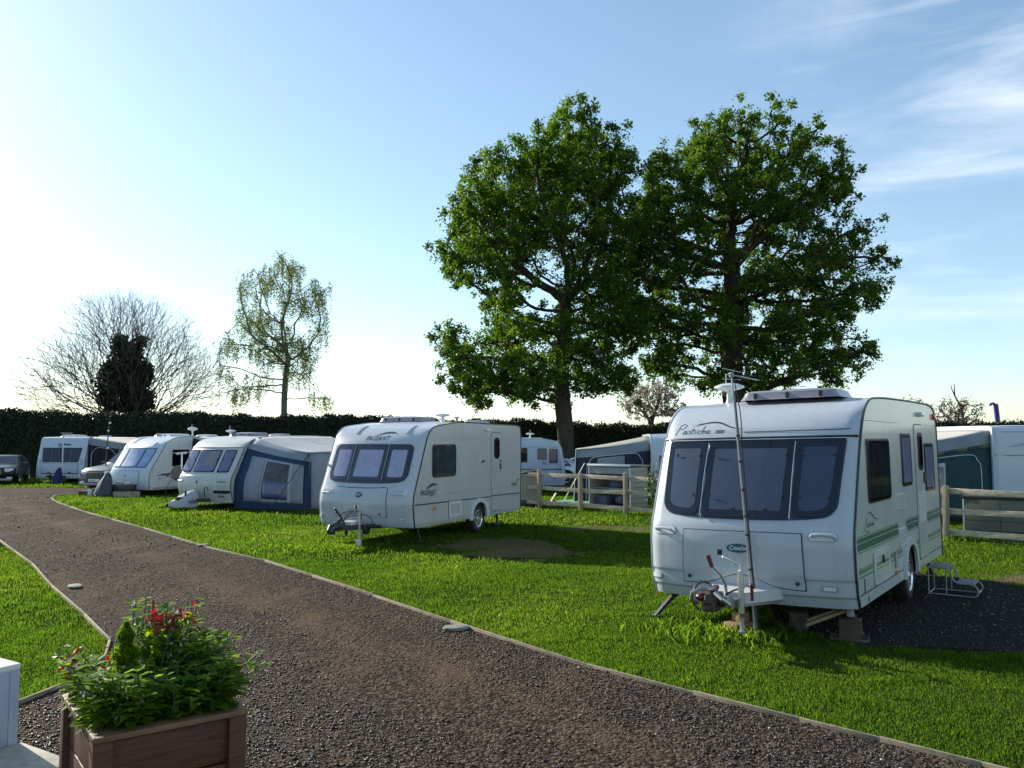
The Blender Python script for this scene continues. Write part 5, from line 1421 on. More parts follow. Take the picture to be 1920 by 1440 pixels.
# ------------------------------------------------------------------ trees
BARK = M('oak_bark', (.055, .045, .03), .95, var=.4, scale=5, stretch=(3, 3, .5), bump=.6, bscale=12)
BARKBIRCH = M('birch_bark', (.16, .15, .11), .9, var=.4, scale=4, bump=.3)
TWIG = M('bare_twig', (.085, .075, .065), .9, var=.3)
LEAF_OAK = leafmat('oak_leaf', (.035, .075, .010), (.092, .145, .018), (2.0, 2.2, .45), .50, cmid=(.056, .102, .013), spec=.25)
LEAF_BIRCH = leafmat('birch_leaf', (.085, .115, .04), (.17, .19, .06), (1.5, 1.7, .8), .45)
LEAF_IVY = leafmat('ivy_leaf', (.010, .022, .008), (.025, .045, .014), (1, 1.3, .5), .2)
LEAF_HEDGE = leafmat('conifer_hedge_leaf', (.010, .020, .008), (.028, .045, .015), (1, 1.3, .5), .15)

def grow(trunk, attr, step, infl, kill, iters=160, grav=0.):
    """Space colonisation: branches grow from the trunk towards the points of attr."""
    nodes = [np.array(p, float) for p in trunk]; par = [-1] + list(range(len(trunk) - 1))
    A = attr.copy(); best = np.full(len(A), 1e9); who = np.zeros(len(A), int)
    start = 0; childn = {}
    for it in range(iters):
        new = np.array(nodes[start:])
        for c0 in range(0, len(new), 400):
            D = np.linalg.norm(A[:, None] - new[None, c0:c0 + 400], axis=2)
            j = D.argmin(1); dm = D[np.arange(len(A)), j]
            up = dm < best; best[up] = dm[up]; who[up] = j[up] + start + c0
        keep = best > kill
        A, best, who = A[keep], best[keep], who[keep]
        if len(A) == 0: break
        start = len(nodes)
        act = best < infl
        if not act.any():
            act = best <= best.min() * 1.05
        ids, cnt_ = np.unique(who[act], return_counts=True)
        stuck = [i for i in ids if childn.get(i, 0) >= 3]
        if stuck:
            gone = np.isin(who, stuck); A, best, who, act = A[~gone], best[~gone], who[~gone], act[~gone]
            ids = np.array([i for i in ids if i not in set(stuck)], int)
            if len(A) == 0: break
        for i in ids:
            v = A[act & (who == i)] - nodes[i]
            v = (v / (np.linalg.norm(v, axis=1)[:, None] + 1e-9)).sum(0)
            v /= np.linalg.norm(v) + 1e-9
            v = v + rng.normal(0, .12, 3); v[2] += grav; v /= np.linalg.norm(v)
            p = nodes[i] + v * step
            nodes.append(p); par.append(i); childn[i] = childn.get(i, 0) + 1
        if len(nodes) == start: continue
        if len(nodes) > 9000: break
    return np.array(nodes), np.array(par)

def branch_mesh(name, N, par, mat, parent, tip=.012, ex=2.3, rmax=None, trunk_r=None, origin=None):
    n = len(N)
    acc = np.zeros(n); kids = np.zeros(n, int)
    for i in range(1, n): kids[par[i]] += 1
    r = np.zeros(n)
    for i in range(n - 1, -1, -1):
        r[i] = max(acc[i] ** (1 / ex) if acc[i] > 0 else tip, tip)
        if par[i] >= 0: acc[par[i]] += r[i] ** ex
    if rmax: r = r * min(1, rmax / r.max()) if r.max() > rmax else r * (rmax / r.max())
    r = np.maximum(r, tip * .6)
    verts = []; faces = []
    P = N - (origin if origin is not None else 0)
    for i in range(1, n):
        a, b = P[par[i]], P[i]; d = b - a; L = np.linalg.norm(d)
        if L < 1e-6: continue
        d = d / L
        up = np.array([0, 0, 1.]) if abs(d[2]) < .9 else np.array([1., 0, 0])
        x = np.cross(d, up); x /= np.linalg.norm(x); y = np.cross(x, d)
        rb = r[i]; ra = min(r[par[i]], rb * 1.35 + .01)
        if par[i] and kids[par[i]] == 1: ra = r[par[i]]
        k = 9 if rb > .12 else (5 if rb > .04 else 3)
        o = len(verts)
        a2 = a - d * ra * .3
        for q in range(k):
            c, s = math.cos(2 * math.pi * q / k), math.sin(2 * math.pi * q / k); verts.append(a2 + (x * c + y * s) * ra)
        for q in range(k):
            c, s = math.cos(2 * math.pi * q / k), math.sin(2 * math.pi * q / k); verts.append(b + (x * c + y * s) * rb)
        for q in range(k): faces.append((o + q, o + (q + 1) % k, o + k + (q + 1) % k, o + k + q))
    me = bpy.data.meshes.new(name); me.from_pydata([tuple(v) for v in verts], [], faces); me.update()
    ob = link(name, me, mat, parent, True, 60)
    return ob, r, kids

def blob_points(blobs, Y, n, depth, shrink=0):
    """Points filling ellipses given in photograph pixels, spread to a real depth about distance Y."""
    blobs = [(b[0], b[1], max(b[2] - shrink, 8), max(b[3] - shrink, 8)) + tuple(b[4:]) for b in blobs]
    if shrink: blobs = [(b[0], 826 - (826 - b[1]) * .965) + tuple(b[2:]) for b in blobs]
    w = np.array([b[2] * b[3] for b in blobs], float); w /= w.sum()
    out = []
    cx = np.mean([b[0] for b in blobs])
    span = max(abs(b[0] - cx) + b[2] for b in blobs)
    for b, k in zip(blobs, (w * n).astype(int) + 1):
        v = rng.normal(size=(k, 3)); v /= np.linalg.norm(v, axis=1)[:, None]; v *= rng.random((k, 1)) ** (1 / 2.2)
        e = abs(b[0] - cx) / span
        dc = b[4] if len(b) > 4 else None
        room = depth * math.sqrt(max(1 - e * e * .85, .08))
        offs = rng.choice([-.62, 0, .62], k) * room if dc is None else np.full(k, dc)
        for q, oy in zip(v, offs):
            yy = Y + oy + q[1] * max((b[2] + b[3]) / 2 * Y / FPX, room * .38)
            p = at(b[0] + q[0] * b[2], b[1] + q[2] * b[3], Y)
            out.append((p[0], yy, p[2]))
    return np.array(out)

def tree(name, label, base, trunk, blobs, Y, depth, nattr, step, infl, kill, rmax, leafn, leafs, leafm, barkm, sigma, tip=.015, group=None, aspect=.7, down=0., cat='tree', iters=160, droop=0., grav=0., leaf_r=.06, up=.3, shrink=0):
    reseed(int(base[0] * 10) % 997 + 5)
    t = thing(name, label, cat, base, group=group)
    o = np.array(base, float)
    A = blob_points(blobs, Y, nattr, depth, shrink)
    N, par = grow(trunk, A, step, infl, kill, iters, grav)
    ob, r, kids = branch_mesh('trunk', N, par, barkm, t, tip, 2.35, rmax, origin=o)
    if leafn:
        thin = np.where((r < leaf_r) & (np.arange(len(N)) > len(trunk)))[0]
        wgt = np.where(kids[thin] == 0, 3., 1.); wgt /= wgt.sum()
        c = rng.choice(thin, leafn, p=wgt)
        # leaves sit in clumps: a few clump centres round every twig
        clump = rng.normal(0, sigma, (len(N), 3, 3))
        pick = rng.integers(0, 3, leafn)
        P = N[c] + clump[c, pick] + rng.normal(0, sigma * .44, (leafn, 3))
        if droop:
            P[:, 2] -= rng.random(leafn) ** 1.3 * droop
        tone = np.clip(.5 + .28 * rng.normal(size=(len(N), 3))[c, pick] + .18 * rng.normal(size=leafn), 0, 1)
        leaves('crown', P - o, leafs * np.clip(rng.normal(1, .35, leafn), .4, 1.9), leafm, t, up=up, aspect=aspect, rnd=tone, down=down)
    return t, N, r

def build_trees():
    Y = 44.
    b1 = at(1057, 826, Y); b1[2] = 0
    tr = [(b1[0], Y, z) for z in np.linspace(-.1, 9.6, 17)]
    tr = [(x + .12 * math.sin(z * .9), y + .1 * math.cos(z * .7), z) for x, y, z in tr]
    oak1 = [(1072, 236, 56, 42), (1015, 285, 66, 42), (1130, 262, 52, 40), (1050, 310, 105, 52), (1145, 310, 48, 46), (935, 330, 78, 44), (900, 385, 64, 46), (850, 465, 44, 36), (880, 430, 62, 55), (1000, 410, 140, 62), (880, 500, 62, 36), (1120, 350, 66, 60), (935, 560, 50, 30),
            (855, 650, 42, 46), (880, 700, 60, 50), (960, 690, 110, 60), (990, 610, 90, 46), (1100, 640, 95, 70), (1120, 540, 85, 64), (1140, 440, 70, 74), (1140, 710, 70, 38), (1000, 740, 60, 24), (960, 500, 70, 50), (1170, 610, 60, 60), (900, 745, 45, 22), (830, 460, 24, 22)]
    tree('oak_tree', 'left of the two big oaks, with bare lower trunk and notched two tier crown', b1, tr, oak1, Y, 4.6, 2600, .42, 3.2, .62, .44, 190000, .135, LEAF_OAK, BARK, .29, tip=.014, shrink=7, group='two big oaks')
    Y2 = 46.
    b2 = at(1378, 826, Y2); b2[2] = 0
    tr = [(b2[0] + .15 * math.sin(z * .8), Y2 + .15 * math.cos(z * .6), z) for z in np.linspace(-.1, 12.2, 20)]
    oak2 = [(1305, 262, 48, 42), (1390, 255, 92, 48), (1475, 285, 78, 48), (1228, 305, 50, 46), (1195, 375, 40, 46), (1190, 470, 46, 56), (1190, 560, 46, 56), (1330, 360, 130, 72), (1460, 385, 115, 76), (1535, 340, 44, 50), (1225, 430, 60, 84), (1290, 470, 80, 60), (1560, 450, 70, 52), (1490, 490, 90, 46), (1620, 490, 44, 26), (1545, 555, 95, 46), (1620, 545, 48, 30),
            (1290, 600, 110, 56), (1225, 590, 55, 64), (1420, 630, 120, 64), (1545, 655, 80, 38), (1600, 690, 34, 26), (1240, 680, 55, 38), (1470, 700, 80, 24), (1400, 540, 100, 40), (1250, 520, 60, 40), (1500, 600, 80, 50), (1390, 712, 80, 24), (1310, 700, 46, 22), (1460, 735, 60, 18)]
    tree('oak_tree', 'right, broader one of the two big oaks, rising behind the near caravan roof', b2, tr, oak2, Y2, 5.2, 3000, .44, 3.4, .64, .62, 210000, .135, LEAF_OAK, BARK, .29, tip=.014, shrink=9, group='two big oaks')
    # birch
    Yb = 55.
    bb = at(527, 826, Yb); bb[2] = 0
    tr = [(bb[0] + .045 * z + .06 * math.sin(z * .9), Yb + .05 * math.sin(z * .7), z) for z in np.linspace(-.1, 7.4, 18)]
    birch = [(542, 500, 34, 22), (590, 548, 26, 30), (500, 522, 34, 20), (464, 545, 20, 22), (552, 560, 40, 26), (480, 590, 30, 18), (605, 610, 14, 28), (432, 640, 18, 26), (470, 655, 30, 14), (545, 640, 26, 30), (425, 700, 14, 18), (450, 735, 34, 12), (560, 700, 18, 20), (600, 745, 26, 12), (490, 710, 24, 14), (515, 600, 26, 16), (500, 640, 28, 26), (470, 605, 24, 22), (525, 665, 28, 26), (575, 660, 20, 26)]
    tree('birch_tree', 'airy birch with drooping twigs and thin pale foliage rising beyond the hedge', bb, tr, birch, Yb, 3.0, 1300, .34, 3.0, .46, .20, 46000, .10, LEAF_BIRCH, BARKBIRCH, .15, tip=.009, droop=.95, down=.5, leaf_r=.035, aspect=.5)
    # bare tree with ivy
    Yc = 58.
    bc = at(232, 826, Yc); bc[2] = 0
    tr = [(bc[0] + .03 * math.sin(z), Yc, z) for z in np.linspace(-.1, 6.0, 12)]
    t = thing('bare_tree', 'leafless spreading tree beyond the hedge, its trunk swallowed by dark ivy', 'tree', bc)
    reseed(77)
    Nn = [np.array(p, float) for p in tr]; pp = [-1] + list(range(len(tr) - 1))
    C = np.array([at(220, 712, Yc)[0], Yc, at(220, 712, Yc)[2]]); RAD = np.array([7.5, 6.0, 6.0])
    def limb(i, d, L, lev):
        p = Nn[i].copy(); d = d / np.linalg.norm(d); n_ = max(2, int(L / .38)); last = i; side = rng.random() * 6.28
        for s in range(n_):
            d = d + rng.normal(0, .055, 3); d[2] += .030 * (1 if lev else 1.3); d /= np.linalg.norm(d)
            p = p + d * .38
            if np.linalg.norm((p - C) / RAD) > 1.03 and s > 1: break
            Nn.append(p.copy()); pp.append(last); last = len(Nn) - 1
            if lev < 4 and s > (1 if lev else 3) and rng.random() < (.72 if lev < 2 else .55):
                side += 2.4
                x = np.cross(d, [0, 0, 1.]); x /= np.linalg.norm(x) + 1e-9; y = np.cross(x, d)
                q = d * .80 + (x * math.cos(side) + y * math.sin(side)) * .60
                limb(last, q, (L - s * .38) * rng.uniform(.5, .85) + .3, lev + 1)
    for k in range(26):
        f = k / 25; e = R(lerp(2, 86, f ** 1.15)); az = k * 2.4 + .3
        i = min(3 + int(f * 8), len(tr) - 1)
        limb(i, np.array([math.cos(az) * math.cos(e), .85 * math.sin(az) * math.cos(e), math.sin(e) + .05]), 8.6, 0)
        if len(Nn) > 60000: break
    for az, e in ((3.10, 6), (3.3, 16), (0.1, 12), (-.1, 26), (2.9, 30), (.25, 42), (3.2, 48), (.0, 4), (3.0, 62), (.1, 66), (3.14, 1), (.3, 20)):
        limb(6, np.array([math.cos(az) * math.cos(R(e)), .3 * math.sin(az * 7), math.sin(R(e))]), 9.0, 0)
    branch_mesh('trunk', np.array(Nn), np.array(pp), TWIG, t, .0052, 2.2, .27, origin=bc)
    ivy = [(226, 648, 13, 22), (264, 640, 9, 14), (236, 684, 36, 28), (248, 660, 16, 18), (228, 720, 46, 36), (238, 760, 44, 34), (225, 785, 38, 20), (215, 700, 26, 22), (268, 700, 18, 26), (270, 750, 18, 26), (205, 745, 20, 20)]
    P = blob_points(ivy, Yc, 15000, .9)
    leaves('ivy', P - bc, rng.uniform(.16, .30, len(P)), LEAF_IVY, t, up=.1, aspect=.8)
    # blossom tree between the oaks, low shrubs to the right
    def shrub(name, label, px, py, Y, blobs, leafn, mat, group=None, leaf=.10, depth=1.5, nattr=700, cat='tree', rmax=.16, sig=.16):
        b = at(px, 826, Y); b[2] = 0
        tr = [(b[0], Y, z) for z in np.linspace(-.1, 2.2, 5)]
        return tree(name, label, b, tr, blobs, Y, depth, nattr, .30, 2.5, .36, rmax, leafn, leaf, mat, TWIG, sig, tip=.011, cat=cat, leaf_r=.03, aspect=.8)
    shrub('blossom_tree', 'small whitish blossoming tree low between the two oaks behind the hedge', 1222, 800, 54, [(1215, 745, 40, 28), (1245, 735, 30, 26), (1190, 765, 28, 18), (1260, 770, 28, 18), (1225, 770, 40, 18)], 6500, BLOSSOM_G, leaf=.11)
    shrub('twiggy_tree', 'small bare brown twiggy tree beyond the hedge above the green awning', 1797, 800, 52, [(1797, 768, 32, 24), (1775, 780, 16, 18), (1818, 785, 16, 16), (1795, 795, 34, 12)], 1600, BUDS, leaf=.09)
    shrub('young_tree', 'sparse tips of a young tree showing over the roof of the near caravan', 1722, 800, 50, [(1712, 752, 14, 8), (1735, 760, 12, 8), (1722, 772, 22, 12)], 260, LEAF_SHRUB, leaf=.10, nattr=120, rmax=.07)
    # dead stick over the right shrub
    b = at(1800, 826, 51.5); b[2] = 0
    q = thing('dead_branch', 'bare dead upright branch sticking up through the small twiggy tree', 'branch', b)
    P_ = [at(x, y, 51.5) - b for x, y in ((1803, 800), (1806, 775), (1797, 755), (1790, 742), (1789, 720))]
    m = MB(); m.tube([(P_[0][0] - .05, 0, -.05)] + P_, [.12, .10, .08, .06, .045, .02], 6); m.build('trunk', TWIG, q)
    m = MB(); m.tube([P_[3], at(1784, 728, 51.5) - b, at(1784, 722, 51.5) - b], [.04, .025, .015], 5); m.build('side_twig', TWIG, q)
BLOSSOM_G = leafmat('hawthorn_blossom', (.30, .27, .24), (.50, .46, .40), (1, 1, .9), .35)
BUDS = leafmat('buds', (.12, .085, .07), (.22, .16, .13), (1, 1, 1), .3)

def build_hedge():
    reseed(4)
    t = thing('hedge', 'long tall clipped dark conifer hedge across the back of the whole site', 'hedge', (0, 48, 0))
    xs = np.linspace(-46, 50, 193)
    top = lambda x: np.interp(x, [-46, -29, -10, 8, 30, 50], [3.75, 3.6, 3.28, 2.82, 2.95, 3.0])
    yy = lambda x: .25 * np.sin(x * .4) + .12 * np.sin(x * 1.7)
    prof = [(-.1, -.05), (-.12, .25), (-.06, .7), (-.02, .93), (.2, 1.0), (.9, 1.0), (1.3, .9), (1.5, .0)]
    m = MB(); rows = []
    for x in xs:
        h = float(top(x)) + .06 * math.sin(x * 2.3) + .05 * math.sin(x * 5.1) + .07 * math.sin(x * .61 + 1)
        rows.append([(x, yy(x) + a + .06 * math.sin(x * 3 + 9 * b), h * b + .0) for a, b in prof])
    m.grid(rows); m.build('core', M('hedge_core', (.012, .018, .009), .95, var=.5, scale=6, bump=.8, bscale=9), t, angle=80)
    n = 72000
    x = rng.uniform(-46, 50, n); b = np.where(rng.random(n) < .34, 1.0, rng.random(n) ** .8)
    h = top(x)
    y = yy(x) + np.where(b == 1.0, rng.uniform(-.1, 1.2, n), -.10 + rng.normal(0, .05, n))
    z = h * b + np.where(b == 1.0, np.abs(rng.normal(0, .085, n)) + .06 * np.sin(x * 2.3) + .05 * np.sin(x * 5.1) + .07 * np.sin(x * .61 + 1), rng.normal(0, .04, n))
    lumps = np.where(b < 1, .16 * (vnoise(x * 1.0, z * 1.6, 2.2, 5) - .5), 0)
    P = np.stack([x, y + lumps - .04, np.maximum(z, .03)], 1)
    leaves('foliage', P, rng.uniform(.11, .24, n), LEAF_HEDGE, t, up=.15, aspect=.45, down=-.5)
    # stray upright shoots along the top
    k = 500; x = rng.uniform(-46, 50, k)
    P = np.stack([x, yy(x) + rng.uniform(0, 1.2, k), top(x) + .10 + np.abs(rng.normal(0, .10, k))], 1)
    tag(leaves('shoots', P, rng.uniform(.2, .36, k), LEAF_HEDGE, t, up=0, aspect=.22, down=-3), kind='stuff')

# ------------------------------------------------------------------ ground
KERB_R = [(5.6, 2.6), (4.2, 4.05), (2.93, 5.33), (2.49, 5.77), (2.08, 6.16), (1.45, 6.80), (.68, 7.62), (-.68, 9.42), (-1.81, 11.0), (-4.16, 14.15), (-5.8, 15.95), (-8.5, 19.37), (-12.0, 23.6), (-14.96, 27.5), (-16.2, 29.4), (-16.75, 30.7), (-16.3, 31.7), (-14.5, 32.2)]
KERB_L = [(-4.6, 4.6), (-4.05, 5.7), (-3.80, 6.55), (-3.70, 7.1), (-3.80, 7.9), (-4.06, 8.54), (-4.96, 9.79), (-6.38, 11.68), (-7.84, 13.74), (-10.3, 16.9), (-14.5, 22.5), (-22, 31.5), (-32, 42)]
LAWN_R = KERB_R + [(-8, 33.2), (0, 34), (50, 34), (50, -2), (8, -2)]
LAWN_L = KERB_L + [(-60, 42), (-60, -4), (-7.5, -4)]
LAWN_B = [(-60, 37.2), (-30, 36.9), (-22.3, 36.4), (-18.6, 35.8), (-14.0, 36.2), (-8, 33.2), (0, 34), (60, 34), (60, 48.3), (-60, 48.3)]
PITCH_STONE = [(3.05, 9.55), (3.25, 8.75), (3.45, 8.36), (4.22, 8.32), (5.0, 8.10), (9.0, 5.9), (11.6, 9.1), (7.05, 11.35), (6.9, 12.2), (6.2, 13.3), (4.4, 14.4), (3.0, 11.6)]
EARTH = [(-1.5, 16.3), (-.8, 17.3), (.22, 17.5), (1.0, 15.9), (1.15, 14.75), (.3, 14.3), (-.6, 14.6)]
EARTH3 = [(1.0, 19.6), (2.1, 20.1), (3.2, 19.7), (3.1, 18.6), (2.0, 18.9), (1.1, 19.0)]
EARTH2 = [(6.9, 12.6), (7.4, 11.6), (9.2, 11.2), (9.6, 12.3), (8.2, 13.0)]

def soft_inside(x, y, poly, wob=.18, f=3., seed=3):
    return inside(x + wob * (vnoise(x, y, f, seed) - .5) * 4, y + wob * (vnoise(x, y, f, seed + 9) - .5) * 4, poly)

def path_material():
    m, nt, N, L = _nodes('gravel_surface')
    out = N.new('ShaderNodeOutputMaterial'); b = N.new('ShaderNodeBsdfPrincipled'); tc = N.new('ShaderNodeTexCoord')
    v = N.new('ShaderNodeTexVoronoi'); v.inputs['Scale'].default_value = 34; L.new(tc.outputs['Object'], v.inputs['Vector'])
    v2 = N.new('ShaderNodeTexVoronoi'); v2.inputs['Scale'].default_value = 75; L.new(tc.outputs['Object'], v2.inputs['Vector'])
    rp = N.new('ShaderNodeValToRGB'); e = rp.color_ramp.elements
    e[0].position = 0; e[0].color = (.029, .0215, .0165, 1); e[1].position = 1; e[1].color = (.138, .106, .080, 1)
    q = e.new(.45); q.color = (.056, .041, .031, 1)
    sp = N.new('ShaderNodeSeparateColor'); L.new(v.outputs['Color'], sp.inputs['Color']); L.new(sp.outputs['Red'], rp.inputs['Fac'])
    # worn earth showing through, in patches along the wheel tracks
    n1 = N.new('ShaderNodeTexNoise'); n1.inputs['Scale'].default_value = .55; n1.inputs['Detail'].default_value = 7; n1.inputs['Roughness'].default_value = .65
    mp = N.new('ShaderNodeMapping'); mp.inputs['Rotation'].default_value = (0, 0, R(-38)); mp.inputs['Scale'].default_value = (1.8, .6, 1)
    L.new(tc.outputs['Object'], mp.inputs['Vector']); L.new(mp.outputs['Vector'], n1.inputs['Vector'])
    r1 = N.new('ShaderNodeMapRange'); r1.inputs['From Min'].default_value = .50; r1.inputs['From Max'].default_value = .68; r1.inputs['To Max'].default_value = .85
    # two wheel tracks run along the drive
    sx = N.new('ShaderNodeSeparateXYZ'); L.new(tc.outputs['Object'], sx.inputs[0])
    def mth(op, a, b):
        n = N.new('ShaderNodeMath'); n.operation = op
        for i, v_ in enumerate((a, b)):
            if isinstance(v_, (int, float)): n.inputs[i].default_value = v_
            else: L.new(v_, n.inputs[i])
        return n.outputs[0]
    ac = mth('ADD', mth('MULTIPLY', sx.outputs['X'], .779), mth('MULTIPLY', sx.outputs['Y'], .627))
    trk = None
    for c_ in (4.25, 2.55):
        dd = mth('DIVIDE', mth('SUBTRACT', ac, c_), .42); g_ = mth('DIVIDE', .15 if c_ > 4 else .09, mth('ADD', mth('MULTIPLY', dd, dd), 1.))
        trk = g_ if trk is None else mth('ADD', trk, g_)
    L.new(mth('ADD', n1.outputs['Fac'], mth('SUBTRACT', trk, .05)), r1.inputs['Value'])
    n2 = N.new('ShaderNodeTexNoise'); n2.inputs['Scale'].default_value = 9; n2.inputs['Detail'].default_value = 8; L.new(tc.outputs['Object'], n2.inputs['Vector'])
    r2 = N.new('ShaderNodeValToRGB'); r2.color_ramp.elements[0].color = (.066, .044, .027, 1); r2.color_ramp.elements[1].color = (.155, .107, .067, 1)
    r2.color_ramp.elements[0].position = .3; r2.color_ramp.elements[1].position = .75
    L.new(n2.outputs['Fac'], r2.inputs['Fac'])
    mx = N.new('ShaderNodeMix'); mx.data_type = 'RGBA'; L.new(r1.outputs['Result'], mx.inputs['Factor']); L.new(rp.outputs['Color'], mx.inputs['A']); L.new(r2.outputs['Color'], mx.inputs['B'])
    L.new(mx.outputs['Result'], b.inputs['Base Color']); b.inputs['Roughness'].default_value = .9; b.inputs['Specular IOR Level'].default_value = .03
    ad = N.new('ShaderNodeMath'); ad.operation = 'MULTIPLY_ADD'; L.new(v2.outputs['Distance'], ad.inputs[0]); ad.inputs[1].default_value = -.4
    mu = N.new('ShaderNodeMath'); mu.operation = 'MULTIPLY'; L.new(v.outputs['Distance'], mu.inputs[0]); mu.inputs[1].default_value = -1.
    L.new(mu.outputs[0], ad.inputs[2])
    inv = N.new('ShaderNodeMapRange'); inv.inputs['To Min'].default_value = 1.; inv.inputs['To Max'].default_value = .35; L.new(r1.outputs['Result'], inv.inputs['Value'])
    bp = N.new('ShaderNodeBump'); bp.inputs['Distance'].default_value = .03; L.new(inv.outputs['Result'], bp.inputs['Strength']); L.new(ad.outputs[0], bp.inputs['Height'])
    L.new(bp.outputs['Normal'], b.inputs['Normal'])
    L.new(b.outputs['BSDF'], out.inputs['Surface'])
    return m

def soil_material(name, ca, cb, cc):
    m, nt, N, L = _nodes(name)
    out = N.new('ShaderNodeOutputMaterial'); b = N.new('ShaderNodeBsdfPrincipled'); tc = N.new('ShaderNodeTexCoord')
    n1 = N.new('ShaderNodeTexNoise'); n1.inputs['Scale'].default_value = .7; n1.inputs['Detail'].default_value = 6; L.new(tc.outputs['Object'], n1.inputs['Vector'])
    n2 = N.new('ShaderNodeTexNoise'); n2.inputs['Scale'].default_value = 28; n2.inputs['Detail'].default_value = 6; L.new(tc.outputs['Object'], n2.inputs['Vector'])
    r1 = N.new('ShaderNodeValToRGB'); r1.color_ramp.elements[0].position = .3; r1.color_ramp.elements[1].position = .72
    r1.color_ramp.elements[0].color = (*ca, 1); r1.color_ramp.elements[1].color = (*cb, 1); L.new(n1.outputs['Fac'], r1.inputs['Fac'])
    mx = N.new('ShaderNodeMix'); mx.data_type = 'RGBA'; L.new(r1.outputs['Color'], mx.inputs['A']); mx.inputs['B'].default_value = (*cc, 1)
    r2 = N.new('ShaderNodeMapRange'); r2.inputs['From Min'].default_value = .45; r2.inputs['From Max'].default_value = .75; L.new(n2.outputs['Fac'], r2.inputs['Value']); L.new(r2.outputs['Result'], mx.inputs['Factor'])
    L.new(mx.outputs['Result'], b.inputs['Base Color']); b.inputs['Roughness'].default_value = .95; b.inputs['Specular IOR Level'].default_value = 0.
    bp = N.new('ShaderNodeBump'); bp.inputs['Strength'].default_value = .8; bp.inputs['Distance'].default_value = .04; L.new(n2.outputs['Fac'], bp.inputs['Height']); L.new(bp.outputs['Normal'], b.inputs['Normal'])
    L.new(b.outputs['BSDF'], out.inputs['Surface'])
    return m

def sheet(name, poly, z, mat):
    from mathutils.geometry import tessellate_polygon
    m = MB(); vs = [m.bm.verts.new((x, y, z)) for x, y in poly]
    for tri in tessellate_polygon([[Vector((x, y, 0)) for x, y in poly]]): m.bm.faces.new([vs[i] for i in tri])
    o = m.build(name, mat, None, smooth=False)
    for p in o.data.polygons:
        if p.normal.z < 0: p.flip()
    return tag(o, kind='structure')

def build_ground():
    GR = soil_material('turf_soil', (.016, .030, .007), (.030, .046, .010), (.026, .022, .012))
    s = 900
    sheet('ground', [(-s, -60), (s, -60), (s, 1500), (-s, 1500)], -.006, GR)
    pathm = path_material()
    drive = KERB_R[::-1][::-1] + [(-8, 33.2), (-14.0, 36.2), (-18.6, 35.8), (-22.3, 36.4), (-30, 36.9), (-36, 37.0)] + [(-32, 42)][:0] + KERB_L[::-1][1:] + [(-5.5, 3.0), (-6.2, -5), (7.5, -5)]
    sheet('gravel_path', drive, 0.0, pathm)
    stonem = M('dark_pitch_stone', (.024, .023, .025), .95, var=.5, scale=45, bump=1.0, bscale=50, spec=.05)
    n = len(PITCH_STONE)
    sheet('gravel_pitch', PITCH_STONE, 0.0, stonem)
    EM = soil_material('bare_earth_surface', (.10, .075, .042), (.19, .145, .09), (.06, .05, .025))
    ep = catmull(EARTH + EARTH[:1], 12)[:-1]
    sheet('bare_earth', [(x + .16 * math.sin(i * 1.9) + .12 * math.sin(i * .73), y + .2 * math.cos(i * 1.3) + .12 * math.sin(i * 2.9)) for i, (x, y) in enumerate(ep)], .002, EM)
    for pl in (EARTH2, EARTH3):
        ep = catmull(pl + pl[:1], 10)[:-1]
        sheet('bare_earth', [(x + .10 * math.sin(i * 1.9) + .08 * math.sin(i * .73), y + .10 * math.cos(i * 1.3) + .08 * math.sin(i * 2.9)) for i, (x, y) in enumerate(ep)], .001, EM)
    # timber edgings
    KM = M('edging_timber', (.24, .20, .135), .85, var=.3, scale=9, stretch=(1, 1, 4), bump=.2)
    for nm, K, far in (('kerb', KERB_R, 32), ('kerb', KERB_L, 30)):
        m = MB()
        for (x0, y0), (x1, y1) in zip(K, K[1:]):
            L_ = math.hypot(x1 - x0, y1 - y0); k = max(1, int(round(L_ / 2.4)))
            for i in range(k):
                a = Vector((lerp(x0, x1, i / k), lerp(y0, y1, i / k), -.010 + random.uniform(-.005, .005))); b = Vector((lerp(x0, x1, (i + 1) / k), lerp(y0, y1, (i + 1) / k), -.010 + random.uniform(-.005, .005)))
                d = (b - a).normalized() * .002
                m.bar(a - d * 2, b - d, .022, .085, bev=.004)
        tag(m.build(nm, KM, None), kind='structure')

LEAF_GRASS = leafmat('grass_blade', (.026, .056, .010), (.090, .122, .020), (2.7, 3.05, 1.1), .62, rough=.45, spec=.03, cmid=(.048, .084, .013))

def _glints():
    rp = [n for n in LEAF_GRASS.node_tree.nodes if n.type == 'VALTORGB'][0].color_ramp
    e = rp.elements.new(.965); e.color = rp.elements[-1].color
    rp.elements[-1].color = (.22, .19, .08, 1)  # pale end colour stands in for sun glints on the blades
_glints()

